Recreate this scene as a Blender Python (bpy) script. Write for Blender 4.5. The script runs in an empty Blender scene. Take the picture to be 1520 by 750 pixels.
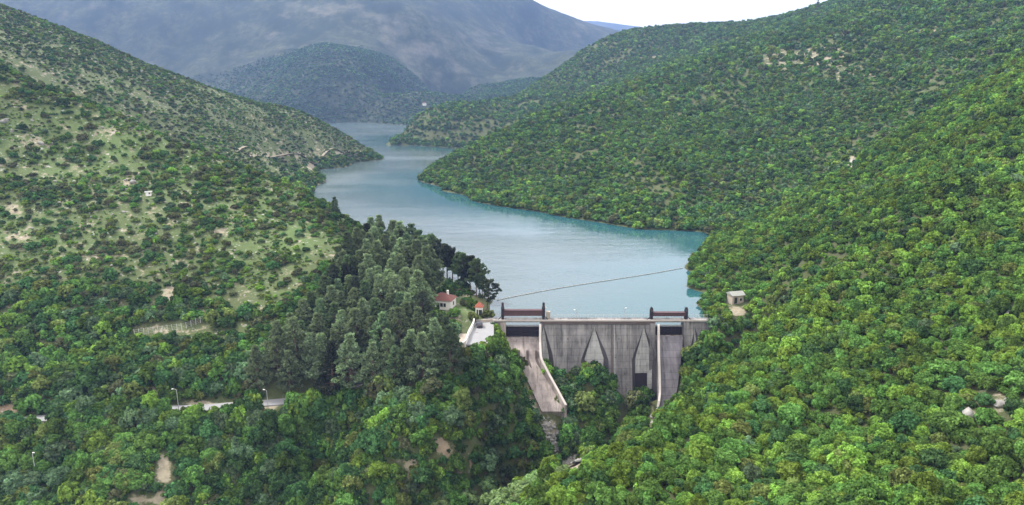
import bpy, math, random
import numpy as np
from mathutils import Vector, Matrix, noise as mnoise

R = math.radians
scene = bpy.context.scene
COL = scene.collection
rng = np.random.default_rng(7)
random.seed(7)

# ------------------------------------------------------------------ camera frame
F = 1013.0                       # focal length in photograph pixels (1520 wide) = a 24 mm lens
CAM_Z = 70.0                     # metres above the lake
PITCH = math.atan(235.0 / F)
CP, SP = math.cos(PITCH), math.sin(PITCH)

def ray(u, v):
    a = (u - 760.0) / F
    b = (375.0 - v) / F
    return a, CP + b * SP, -SP + b * CP
def P(u, v, d):                  # point on the sight line at forward distance d
    a, y, z = ray(u, v)
    k = d / y
    return (a * k, d, CAM_Z + z * k)
def W(u, v, z=0.0):              # point on the sight line at height z
    a, y, zz = ray(u, v)
    k = (z - CAM_Z) / zz
    return (a * k, y * k, z)
def project(x, y, z):            # vectorised world -> photo pixel
    dz = z - CAM_Z
    dep = y * CP - dz * SP
    up = y * SP + dz * CP
    dep = np.maximum(dep, 1e-3)
    return 760 + F * x / dep, 375 - F * up / dep

# ------------------------------------------------------------------ value noise
_PERM = np.random.default_rng(99).permutation(4096)
_VAL = np.random.default_rng(98).random(4096)
def vnoise(x, y):
    xi = np.floor(x).astype(np.int64); yi = np.floor(y).astype(np.int64)
    fx = x - xi; fy = y - yi
    fx = fx * fx * (3 - 2 * fx); fy = fy * fy * (3 - 2 * fy)
    def h(i, j):
        return _VAL[_PERM[(_PERM[i & 4095] + j) & 4095]]
    return (h(xi, yi) * (1 - fx) + h(xi + 1, yi) * fx) * (1 - fy) + (h(xi, yi + 1) * (1 - fx) + h(xi + 1, yi + 1) * fx) * fy
def fbm(x, y, octv=4, gain=.5):
    s = 0; a = 1; n = 0
    for k in range(octv):
        s = s + a * vnoise(x * 2 ** k + 37.1 * k, y * 2 ** k + 11.7 * k); n += a; a *= gain
    return s / n                 # 0..1

# ------------------------------------------------------------------ terrain survey points
pts = []
def add(*ps): pts.extend(ps)
def off(p, dd, dz):              # the same bearing, dd further and dz higher
    x, y, z = p
    return (x * (y + dd) / y, y + dd, z + dz)

# lake bed
for u, v in ((900,440),(850,400),(780,350),(700,330),(640,300),(600,260),(560,250),(620,228),(565,212),(540,197),(590,187),(950,380),
             (985,425),(900,462),(800,462),(770,458),(640,285),(500,272),(750,325),(870,350),(1000,365),(960,455),(830,440),(660,225),(520,190),(552,206),(575,216),(592,226),(545,210),(610,240),(566,222)):
    x, y, z = W(u, v); add((x, y, -9.0))
# right-bank shore
for u, v in ((578,207),(600,213),(625,216),(650,218),(690,221),(645,275),(655,284),(700,298),(760,309),(830,321),(900,332),(960,341),(1050,347),
             (1040,366),(1015,398),(1017,425),(1033,452),(1046,470)):
    add(W(u, v))
# far and left shore
for u, v in ((480,183),(540,182),(600,179),(616,178),(556,232),(540,240),(520,246),(495,250),(470,256),(450,262),(435,268),
             (470,300),(530,345),(600,372),(660,412),(700,437),(733,449)):
    add(W(u, v))
add(W(660,172), W(640,176))
# road on the left slope and car park
add(P(0,627,165), P(120,618,167), P(250,606,170), P(340,602,171), P(430,596,172), P(550,562,175), P(620,535,178), P(690,510,181), P(712,482,196.5), P(722,478,198))
add(P(-150,640,160))
# near left hill
A_front = [(0,500,196),(0,400,222),(0,300,258),(0,200,295),(125,500,197),(120,400,224),(120,300,262),(110,215,300),(250,500,198),(250,400,228),(250,300,268),(250,240,303),
           (360,450,212),(360,350,252),(360,280,290),(450,500,195),(450,420,222),(450,350,255),(560,372,265),(620,400,250),(680,430,232),(560,480,200),(620,490,193),
           (658,460,207),(690,462,202)]
A_ridge = [(0,92,330),(100,137,328),(200,182,322),(300,222,318),(400,264,310),(460,287,300),(518,327,285)]
add(*[P(*a) for a in A_front], *[P(*a) for a in A_ridge])
for a in A_ridge: add(off(P(*a), 45, -20 if a[0] < 350 else -16))
add(P(-160,20,335), P(-160,300,255), P(-200,500,190), P(-330,200,290))
# slope under the road
add(P(0,690,150), P(0,750,140), P(250,650,158), P(250,700,149), P(350,750,149), P(500,700,155), P(500,750,156), P(600,650,153), P(700,650,158), P(700,560,169),P(690,600,164),P(730,600,168),P(660,690,152),
    P(740,560,176), P(735,525,184), P(640,600,162), P(700,750,152), P(760,640,166), P(760,745,164), P(400,650,160), P(800,700,168))
add(P(-150,800,128), P(250,850,128), P(600,850,142))
# valley floor below the dam
add(P(900,655,179), P(850,692,171), P(815,615,180), P(850,600,185), P(940,640,183), P(880,560,190), P(800,650,175), P(960,610,184),(40,199,-20),(20,199,-14),(48,196,-20))
# upstream toe
for x in (12, 25, 38, 50): add((x, 212, -16))
# left ridge with the peninsula
B_ridge = [(0,5,560),(100,42,590),(200,87,620),(300,127,650),(400,165,690),(480,191,720),(530,217,745)]
add(*[P(*a) for a in B_ridge])
for a in B_ridge[:-1]: add(off(P(*a), 140, -34 if a[0] < 400 else -22))
add(P(-160,-60,560), P(-300,-60,560))
add(P(0,70,450), P(100,110,470), P(200,160,480), P(330,222,505), P(400,240,535), P(450,248,565), P(0,40,500), P(150,90,530), P(300,160,570), P(420,200,630), P(500,228,690))
add(W(548,228,1.5), W(520,238,2.5), W(470,248,2.2))
# far mountain
add(P(385,140,1950), P(325,152,1850), P(445,97,2050), P(490,80,2050), P(540,92,2000), P(580,117,1950), P(620,147,1850), P(660,156,1880), P(480,140,1800), P(560,150,1780))
add(P(700,141,2100), P(780,131,2300), P(300,70,2600), P(200,100,2500), P(390,105,2350), P(400,60,2600), P(600,60,2600), P(600,118,2200), P(700,85,2700), P(800,72,3300), P(820,102,2900), P(850,112,2700))
C_ridge = [(-200,-60,2900),(0,-70,3000),(200,-90,3200),(400,-75,3400),(600,-48,3400),(700,-17,3300),(740,-2,3300),(765,8,3350),(783,6,3400),(805,10,3500),(830,20,3700),(870,42,4000),(900,58,4300)]
add(*[P(*a) for a in C_ridge])
for a in C_ridge: add(off(P(*a), 1800, -320), off(P(*a), 500, -75))
add(P(0,60,2500), P(490,0,2900), P(200,0,2800), P(650,20,2950))
# faint last ridge
add(P(860,33,8200), P(905,37,8200), P(945,42,8300), P(1000,50,8400), P(1200,60,9000), P(700,60,9000), P(1500,40,9000))
for u in (-300, 300, 760, 1200, 1800): add(P(u, 110, 13000))
# second right headland up to the skyline
E_ridge = [(590,197,985),(610,183,1020),(640,168,1060),(720,153,1150),(790,137,1200),(830,108,1250),(870,73,1320),(930,52,1400),(1000,47,1400),(1100,42,1350),(1160,32,1250),(1240,9,1150),(1300,-15,1050),(1400,-50,950),(1520,-80,850)]
add(*[P(*a) for a in E_ridge])
for a in E_ridge: add(off(P(*a), 330 if a[0] > 700 else 90, -80 if a[0] > 700 else -24))
add(P(690,190,930), P(750,175,1000), P(800,160,1020), P(900,110,1150), P(900,80,1240), P(1000,75,1150), P(640,195,960))
add(P(760,196,890), P(850,156,960), P(950,112,960), P(1050,80,1000))
# right hill over the lake
add(P(660,248,565), P(700,224,590), P(760,194,640), P(850,152,700), P(930,121,760), P(1000,102,800), P(1100,61,850), P(1240,22,900), P(1400,-40,800))
add(P(1000,250,445), P(900,280,428), P(900,220,520), P(1000,180,580), P(1100,250,435), P(1100,150,600), P(1200,200,465), P(1200,100,610), P(1300,150,480), P(1300,60,610), P(1400,100,475),
    P(1520,60,455), P(1520,20,550), P(1450,40,555), P(1000,300,385), P(1100,310,375), P(800,280,470), P(720,275,520), P(1700,0,520), P(1700,-60,640))
add(P(1100,330,348), P(1180,295,352), P(1265,245,362), P(1400,165,362), P(1520,92,372), P(1680,30,390))
# near right spur
add(P(760,752,104), P(850,697,111), P(920,655,119), P(1000,611,129), P(1060,564,144), P(1120,510,159), P(1180,454,178))
for a in ((760,752,104),(850,697,111),(920,655,119),(1000,611,129),(1060,564,144),(1120,510,159)):
    add(off(P(*a), 16, -9), off(P(*a), 31, -21))
add(P(1040,560,181), P(1010,603,178), P(1050,512,192), P(1062,480,199), P(1100,470,205), P(1090,447,214), P(1150,420,224), P(1040,445,233), P(1060,400,262), P(1130,380,248))
add(P(1000,750,89), P(1250,750,83), P(1520,750,76), P(760,900,78), P(1140,900,62), P(1520,900,56), P(1200,600,115), P(1350,600,106), P(1520,600,96), P(1300,450,150), P(1400,400,150),
    P(1520,400,134), P(1300,350,190), P(1200,370,212), P(1400,250,226), P(1520,250,190), P(1520,150,252), P(1400,183,290), P(1150,342,282), P(1265,245,302), P(1520,85,322), P(1700,300,170), P(1700,20,320), P(1750,700,80))
# under and behind the camera
for x in (-120, -40, 40, 120): add((x, 22, -34 + max(0, x) * .28 + max(0, -x) * .1))
add((0, 60, -36), (-40, 80, -38), (-80, 70, -30))

PT = np.array(pts)
CX = np.stack([PT[:, 0] / PT[:, 1], np.log(PT[:, 1])], 1)
CV = PT[:, 2] / PT[:, 1]
def tps_kernel(r2):
    return np.where(r2 > 1e-12, r2 * np.log(np.maximum(r2, 1e-12)), 0)
def tps_fit(X, Vv, lam):
    n = len(X)
    d2 = ((X[:, None] - X[None]) ** 2).sum(-1)
    K = tps_kernel(d2) + lam * np.eye(n)
    Q = np.concatenate([np.ones((n, 1)), X], 1)
    M = np.block([[K, Q], [Q.T, np.zeros((3, 3))]])
    return np.linalg.solve(M, np.concatenate([Vv, np.zeros(3)]))
TW = tps_fit(CX, CV, 2e-4)
def tps_eval(a, l):
    out = np.empty(a.shape).ravel()
    A_, L_ = a.ravel(), l.ravel()
    for i in range(0, len(A_), 8000):
        X = np.stack([A_[i:i + 8000], L_[i:i + 8000]], 1)
        d2 = ((X[:, None] - CX[None]) ** 2).sum(-1)
        out[i:i + 8000] = tps_kernel(d2) @ TW[:-3] + TW[-3] + X @ TW[-2:]
    return out.reshape(a.shape)

AZ = np.concatenate([np.linspace(-1.35, -.86, 24, endpoint=False), np.linspace(-.86, .86, 430), np.linspace(.86, 1.35, 25)[1:]])
LY = np.linspace(math.log(20), math.log(9300), 540)
AA, LL = np.meshgrid(AZ, LY)
GY = np.exp(LL); GX = AA * GY
GZ = tps_eval(AA, LL) * GY
# natural unevenness: small hummocks near by, gullies and spurs on the far mountain
amp = np.clip(np.abs(GZ) / 12, 0, 1)
GZ = GZ + amp * ((fbm(GX / 28, GY / 28, 4) - .5) * 3.6 + (fbm(GX / 110 + 9, GY / 110, 3) - .5) * np.clip(GY / 400, 0, 1) * 9)
far = np.clip((GY - 1750) / 900, 0, 1) * np.clip(GZ / 60, 0, 1)
rid = 1 - np.abs(2 * fbm((GX * .8 + GY * .6) / 520 + 3, (GY * .8 - GX * .6) / 1300, 5, .55) - 1)
spur = 1 - np.abs(2 * vnoise((GX * .86 + GY * .5) / 620 + 1.3, (GY * .86 - GX * .5) / 4200 + 7) - 1)
GZ = GZ + far * (((rid - .72) * 230 + (spur - .5) * 150 * np.clip((GY - 2100) / 500, 0, 1)) * np.clip((3350 - GY) / 800, .04, 1))

def height(x, y):
    x = np.asarray(x, float); y = np.asarray(y, float)
    a = np.interp(x / y, AZ, np.arange(len(AZ)))
    l = np.clip((np.log(y) - LY[0]) / (LY[1] - LY[0]), 0, len(LY) - 1.001)
    i = np.clip(a.astype(int), 0, len(AZ) - 2); j = l.astype(int)
    fa = a - i; fl = l - j
    return (GZ[j, i] * (1 - fa) + GZ[j, i + 1] * fa) * (1 - fl) + (GZ[j + 1, i] * (1 - fa) + GZ[j + 1, i + 1] * fa) * fl
def ground(u, v, dmin=60, dmax=6000):          # where a sight line meets the ground
    a, y, z = ray(u, v)
    d = np.exp(np.linspace(math.log(dmin), math.log(dmax), 1600))
    zz = CAM_Z + z / y * d
    h = height(a / y * d, d)
    k = np.argmax(zz <= h)
    return (a / y * d[k], d[k], float(h[k]))
# how high the ground in front reaches, seen from the viewpoint
HW = (GZ - CAM_Z) / GY
HMAX = np.maximum.accumulate(HW, axis=0)
def visible(x, y, ztop):
    a = np.clip(np.interp(x / y, AZ, np.arange(len(AZ))).astype(int), 0, len(AZ) - 2)
    l = np.clip(((np.log(y) - LY[0]) / (LY[1] - LY[0])).astype(int) - 1, 0, len(LY) - 1)
    return (ztop - CAM_Z) / y > HMAX[l, a]
HAZE, SUN_E, EXPO = 1.25e-4, 2.9, 0.95
# ------------------------------------------------------------------ helpers for building
def tag(o, label=None, cat=None, group=None, kind=None):
    if label: o['label'] = label
    if cat: o['category'] = cat
    if group: o['group'] = group
    if kind: o['kind'] = kind
    return o

def raw_mesh(name, verts, faces_by_n, mats=(), attrs=None, smooth=False, mat_idx=None):
    """verts (n,3); faces_by_n = list of int arrays (k, 3) or (k, 4)"""
    me = bpy.data.meshes.new(name)
    verts = np.asarray(verts, np.float32)
    fb = [np.asarray(f, np.int32) for f in faces_by_n if len(f)]
    loops = np.concatenate([f.ravel() for f in fb]) if fb else np.zeros(0, np.int32)
    sizes = np.concatenate([np.full(len(f), f.shape[1], np.int32) for f in fb]) if fb else np.zeros(0, np.int32)
    me.vertices.add(len(verts)); me.vertices.foreach_set('co', verts.ravel())
    me.loops.add(len(loops)); me.loops.foreach_set('vertex_index', loops)
    me.polygons.add(len(sizes))
    starts = np.concatenate([[0], np.cumsum(sizes)[:-1]]).astype(np.int32) if len(sizes) else np.zeros(0, np.int32)
    me.polygons.foreach_set('loop_start', starts)
    if smooth: me.polygons.foreach_set('use_smooth', np.ones(len(sizes), bool))
    if mat_idx is not None: me.polygons.foreach_set('material_index', np.asarray(mat_idx, np.int32))
    for m in mats: me.materials.append(m)
    for k, (dom, val) in (attrs or {}).items():
        at = me.attributes.new(k, 'FLOAT', dom); at.data.foreach_set('value', np.asarray(val, np.float32))
    me.update(calc_edges=True); me.validate()
    return me

def link(name, me, parent=None, loc=None):
    o = bpy.data.objects.new(name, me); COL.objects.link(o)
    if parent is not None: o.parent = parent
    if loc is not None: o.location = loc
    return o
def empty(name, loc, rz=0):
    o = bpy.data.objects.new(name, None); COL.objects.link(o)
    o.empty_display_size = .5; o.location = loc; o.rotation_euler = (0, 0, rz)
    return o

class MB:                                   # collects simple solids into ONE mesh
    def __init__(s): s.v = []; s.f = []
    def quadstrip(s, rings, closed=True, caps=True):
        b = len(s.v); n = len(rings[0])
        for r in rings: s.v += [tuple(p) for p in r]
        for i in range(len(rings) - 1):
            for j in range(n if closed else n - 1):
                k = (j + 1) % n
                s.f.append((b + i * n + j, b + i * n + k, b + (i + 1) * n + k, b + (i + 1) * n + j))
        if caps and closed:
            s.f.append(tuple(b + j for j in reversed(range(n))))
            s.f.append(tuple(b + (len(rings) - 1) * n + j for j in range(n)))
        return s
    def box(s, x0, x1, y0, y1, z0, z1):
        return s.quadstrip([[(x0, y0, z), (x1, y0, z), (x1, y1, z), (x0, y1, z)] for z in (z0, z1)])
    def prism(s, poly, axis, a, b):         # poly of 2 coordinates pushed along x, y or z from a to b
        def q(p, t): return {'x': (t, p[0], p[1]), 'y': (p[0], t, p[1]), 'z': (p[0], p[1], t)}[axis]
        return s.quadstrip([[q(p, t) for p in poly] for t in (a, b)])
    def tube(s, path, rad, n=6):
        rings = []
        for i, p in enumerate(path):
            p = Vector(p)
            t = (Vector(path[min(i + 1, len(path) - 1)]) - Vector(path[max(i - 1, 0)])).normalized()
            u = t.cross(Vector((0, 0, 1)) if abs(t.z) < .9 else Vector((1, 0, 0))).normalized(); w = t.cross(u)
            r = rad[i] if isinstance(rad, (list, tuple)) else rad
            rings.append([p + r * (math.cos(6.2832 * k / n) * u + math.sin(6.2832 * k / n) * w) for k in range(n)])
        return s.quadstrip(rings)
    def face(s, *ps):
        b = len(s.v); s.v += [tuple(p) for p in ps]; s.f.append(tuple(range(b, b + len(ps)))); return s
    def mesh(s, name, mat, origin=(0, 0, 0), bevel=0, smooth=False):
        me = bpy.data.meshes.new(name)
        me.from_pydata([(p[0] - origin[0], p[1] - origin[1], p[2] - origin[2]) for p in s.v], [], s.f)
        me.materials.append(mat); me.update()
        import bmesh
        bm = bmesh.new(); bm.from_mesh(me)
        bmesh.ops.recalc_face_normals(bm, faces=bm.faces)
        if bevel: bmesh.ops.bevel(bm, geom=[e for e in bm.edges], offset=bevel, segments=2, affect='EDGES', clamp_overlap=True)
        bm.to_mesh(me); bm.free()
        if smooth: me.polygons.foreach_set('use_smooth', np.ones(len(me.polygons), bool))
        return me
    def build(s, name, mat, parent=None, origin=(0, 0, 0), bevel=0, smooth=False):
        return link(name, s.mesh(name, mat, origin, bevel, smooth), parent)

# ------------------------------------------------------------------ materials
def new_mat(name):
    m = bpy.data.materials.new(name); m.use_nodes = True
    nt = m.node_tree; b = nt.nodes['Principled BSDF']
    return m, nt, b
def N(nt, t, **kw):
    n = nt.nodes.new(t)
    for k, v in kw.items():
        if k.startswith('i_'): n.inputs[k[2:].replace('_', ' ')].default_value = v
        else: setattr(n, k, v)
    return n
def L(nt, a, b): nt.links.new(a, b)
def ramp(nt, src, stops, interp='LINEAR'):
    r = nt.nodes.new('ShaderNodeValToRGB'); r.color_ramp.interpolation = interp
    e = r.color_ramp.elements
    while len(e) < len(stops): e.new(.5)
    for x, (p, c) in zip(e, stops): x.position = p; x.color = (*c, 1) if len(c) == 3 else c
    L(nt, src, r.inputs[0]); return r.outputs[0]
def mixc(nt, fac, a, b, mode='MIX'):
    m = nt.nodes.new('ShaderNodeMix'); m.data_type = 'RGBA'; m.blend_type = mode
    for s, x in ((m.inputs['Factor'], fac), (m.inputs['A'], a), (m.inputs['B'], b)):
        if hasattr(x, 'links'): L(nt, x, s)
        elif isinstance(x, (int, float)): s.default_value = x
        else: s.default_value = (*x, 1)
    return m.outputs['Result']
def mth(nt, op, a, b=None, c=None, clamp=False):
    m = nt.nodes.new('ShaderNodeMath'); m.operation = op; m.use_clamp = clamp
    for s, x in zip(m.inputs, (a, b, c)):
        if x is None: continue
        if hasattr(x, 'links'): L(nt, x, s)
        else: s.default_value = x
    return m.outputs[0]
def noise(nt, scale, detail=4, rough=.55, vec=None):
    n = N(nt, 'ShaderNodeTexNoise'); n.inputs['Scale'].default_value = scale; n.inputs['Detail'].default_value = detail; n.inputs['Roughness'].default_value = rough
    if vec is not None: L(nt, vec, n.inputs['Vector'])
    return n.outputs['Fac']
def pos(nt, sx=1, sy=1, sz=1):
    g = N(nt, 'ShaderNodeNewGeometry'); m = N(nt, 'ShaderNodeMapping'); m.inputs['Scale'].default_value = (sx, sy, sz)
    L(nt, g.outputs['Position'], m.inputs['Vector']); return m.outputs['Vector']
def bump(nt, b, h, strength, dist):
    n = N(nt, 'ShaderNodeBump'); n.inputs['Strength'].default_value = strength; n.inputs['Distance'].default_value = dist
    L(nt, h, n.inputs['Height']); L(nt, n.outputs[0], b.inputs['Normal'])

def foliage_mat(name, trans=.22):
    m, nt, b = new_mat(name); nt.nodes.remove(b)
    oi = N(nt, 'ShaderNodeObjectInfo')
    lv = N(nt, 'ShaderNodeAttribute', attribute_name='lv')
    h = N(nt, 'ShaderNodeHueSaturation')
    L(nt, mth(nt, 'MULTIPLY_ADD', oi.outputs['Random'], .035, .487), h.inputs['Hue'])
    patch = noise(nt, .035, 3, .6, pos(nt))
    val = mth(nt, 'MULTIPLY', lv.outputs['Fac'], mth(nt, 'MULTIPLY_ADD', oi.outputs['Random'], .7, .65))
    L(nt, mth(nt, 'MULTIPLY', val, mth(nt, 'MULTIPLY_ADD', patch, 1.5, .25)), h.inputs['Value'])
    h.inputs['Saturation'].default_value = 1.04
    it = N(nt, 'ShaderNodeAttribute', attribute_name='tint', attribute_type='INSTANCER'); ih = N(nt, 'ShaderNodeAttribute', attribute_name='has_tint', attribute_type='INSTANCER')
    L(nt, mixc(nt, ih.outputs['Fac'], oi.outputs['Color'], it.outputs['Color']), h.inputs['Color'])
    d = N(nt, 'ShaderNodeBsdfDiffuse'); t = N(nt, 'ShaderNodeBsdfTranslucent'); mx = N(nt, 'ShaderNodeMixShader')
    mx.inputs[0].default_value = trans
    L(nt, h.outputs[0], d.inputs['Color'])
    L(nt, mixc(nt, 1.0, h.outputs[0], (1.15, 1.25, .6), 'MULTIPLY'), t.inputs['Color'])
    L(nt, d.outputs[0], mx.inputs[1]); L(nt, t.outputs[0], mx.inputs[2])
    L(nt, mx.outputs[0], nt.nodes['Material Output'].inputs['Surface'])
    return m
M_LEAF = foliage_mat('leaves'); M_NEEDLE = foliage_mat('pine_needles', .3)

def plain(name, col, rough=.8, var=.25, scale=1.5, metal=0, spec=.3):
    m, nt, b = new_mat(name)
    f = noise(nt, scale, 5, .6, pos(nt))
    L(nt, mixc(nt, f, [c * (1 - var) for c in col], [min(1, c * (1 + var)) for c in col]), b.inputs['Base Color'])
    b.inputs['Roughness'].default_value = rough; b.inputs['Metallic'].default_value = metal; b.inputs['Specular IOR Level'].default_value = spec
    return m
M_BARK = plain('bark', (.11, .085, .065), .9, .4, 3)
M_PINEBARK = plain('pine_bark', (.13, .09, .075), .9, .4, 3)
M_WHITE = plain('white_render', (.74, .72, .69), .8, .09, .6)
M_WHITEMETAL = plain('painted_metal', (.36, .37, .37), .5, .1)
M_DARKMETAL = plain('dark_steel', (.022, .017, .022), .55, .4, 1.2)
M_MAROON = plain('maroon_steel', (.085, .046, .050), .6, .35, .8)
M_GATE = plain('gate_steel', (.03, .024, .034), .55, .5, .9)
M_GLASS = plain('window_glass', (.03, .035, .04), .15, .1, 1, 0, .6)
M_TYRE = plain('rubber', (.02, .02, .02), .9, .1)
M_CARPAINT = plain('dark_car_paint', (.018, .018, .028), .25, .1, 1, 0, .6)
M_WOOD = plain('grey_wood', (.18, .14, .1), .85, .3, 4)
M_BUOY = plain('buoy_plastic', (.36, .355, .34), .6, .3, .7)
M_BARESTEEL = plain('fence_wire', (.42, .42, .40), .6, .2, 3)
M_BEIGEWALL = plain('beige_wall', (.36, .31, .255), .85, .2, .8)

def tiles_mat(name, c0, c1):
    m, nt, b = new_mat(name)
    w = N(nt, 'ShaderNodeTexWave', wave_type='BANDS', bands_direction='X'); w.inputs['Scale'].default_value = 2.2; w.inputs['Distortion'].default_value = .6
    L(nt, pos(nt), w.inputs['Vector'])
    c = mixc(nt, noise(nt, .9, 5, .65, pos(nt)), c0, c1)
    L(nt, mixc(nt, mth(nt, 'MULTIPLY', w.outputs['Fac'], .35), c, [x * .45 for x in c0]), b.inputs['Base Color'])
    b.inputs['Roughness'].default_value = .85; bump(nt, b, w.outputs['Fac'], .6, .05)
    return m
M_REDROOF = tiles_mat('red_roof_tiles', (.11, .042, .036), (.22, .085, .06))
M_ORANGEROOF = tiles_mat('orange_roof_tiles', (.26, .065, .04), (.36, .11, .065))
M_GREYROOF = plain('cement_sheet', (.27, .28, .25), .85, .25, .7)

def concrete(name, base, dark, pale, streak=.55, lifts=True):
    m, nt, b = new_mat(name)
    st = noise(nt, 1.0, 6, .65, pos(nt, .42, .2, .045))          # long vertical weather streaks
    st2 = noise(nt, 1.0, 4, .7, pos(nt, 1.5, .2, .16))
    bl = ramp(nt, noise(nt, .2, 6, .68, pos(nt)), [(.32, (0, 0, 0)), (.66, (1, 1, 1))])
    c = mixc(nt, bl, dark, base)
    c = mixc(nt, mth(nt, 'MULTIPLY', ramp(nt, st, [(.45, (0, 0, 0)), (.75, (1, 1, 1))]), streak), c, pale)
    c = mixc(nt, mth(nt, 'MULTIPLY', ramp(nt, st2, [(.5, (0, 0, 0)), (.72, (1, 1, 1))]), streak), c, [x * .42 for x in dark])
    if lifts:                                                   # horizontal pour lines and vertical form joints
        br = N(nt, 'ShaderNodeTexBrick'); br.inputs['Scale'].default_value = 1; br.inputs['Brick Width'].default_value = 7.6; br.inputs['Row Height'].default_value = 1.9
        br.inputs['Mortar Size'].default_value = .11; br.inputs['Mortar Smooth'].default_value = .4; br.offset = 0
        g = N(nt, 'ShaderNodeNewGeometry'); sp = N(nt, 'ShaderNodeSeparateXYZ'); cb = N(nt, 'ShaderNodeCombineXYZ')
        L(nt, g.outputs['Position'], sp.inputs[0]); L(nt, sp.outputs[0], cb.inputs[0]); L(nt, sp.outputs[2], cb.inputs[1]); L(nt, cb.outputs[0], br.inputs['Vector'])
        br.inputs['Color1'].default_value = (.92, .92, .92, 1); br.inputs['Color2'].default_value = (1.08, 1.08, 1.08, 1); br.inputs['Mortar'].default_value = (.68, .68, .68, 1)
        c = mixc(nt, .75, c, mixc(nt, 1.0, c, br.outputs['Color'], 'MULTIPLY'))
    L(nt, c, b.inputs['Base Color']); b.inputs['Roughness'].default_value = .9; b.inputs['Specular IOR Level'].default_value = .2
    bump(nt, b, noise(nt, 2.0, 5, .6, pos(nt)), .4, .08)
    return m
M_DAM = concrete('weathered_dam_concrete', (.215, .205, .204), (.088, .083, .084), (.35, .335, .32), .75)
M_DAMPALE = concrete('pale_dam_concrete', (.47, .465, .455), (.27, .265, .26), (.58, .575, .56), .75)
M_DAMDARK = concrete('shade_and_stain_concrete', (.098, .09, .094), (.058, .053, .058), (.16, .14, .15), .3, False)
M_CHUTE = concrete('spillway_concrete', (.40, .345, .315), (.17, .145, .14), (.52, .46, .42), .75, False)
M_CHUTEDARK = concrete('stained_spillway_concrete', (.225, .21, .235), (.13, .118, .135), (.33, .305, .305), .75)
M_COPING = plain('pale_coping', (.47, .43, .40), .85, .2, .7)
M_STAIN = plain('damp_stain', (.105, .082, .078), .9, .4, .8)

def road_mat(name, c0, c1):
    m, nt, b = new_mat(name)
    L(nt, mixc(nt, noise(nt, .5, 5, .65, pos(nt)), c0, c1), b.inputs['Base Color']); b.inputs['Roughness'].default_value = .9
    bump(nt, b, noise(nt, 8, 3, .6, pos(nt)), .3, .03)
    return m
M_ASPHALT = road_mat('old_asphalt', (.20, .20, .21), (.29, .29, .29))
M_DIRT = road_mat('dirt', (.22, .19, .14), (.34, .30, .225))

def rock_mat():
    m, nt, b = new_mat('limestone')
    f = noise(nt, .8, 6, .7, pos(nt))
    L(nt, ramp(nt, f, [(.25, (.10, .095, .09)), (.5, (.25, .24, .22)), (.75, (.37, .355, .335))]), b.inputs['Base Color'])
    b.inputs['Roughness'].default_value = .92; bump(nt, b, noise(nt, 2.5, 6, .7, pos(nt)), .8, .2)
    return m
M_ROCK = rock_mat()

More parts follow.
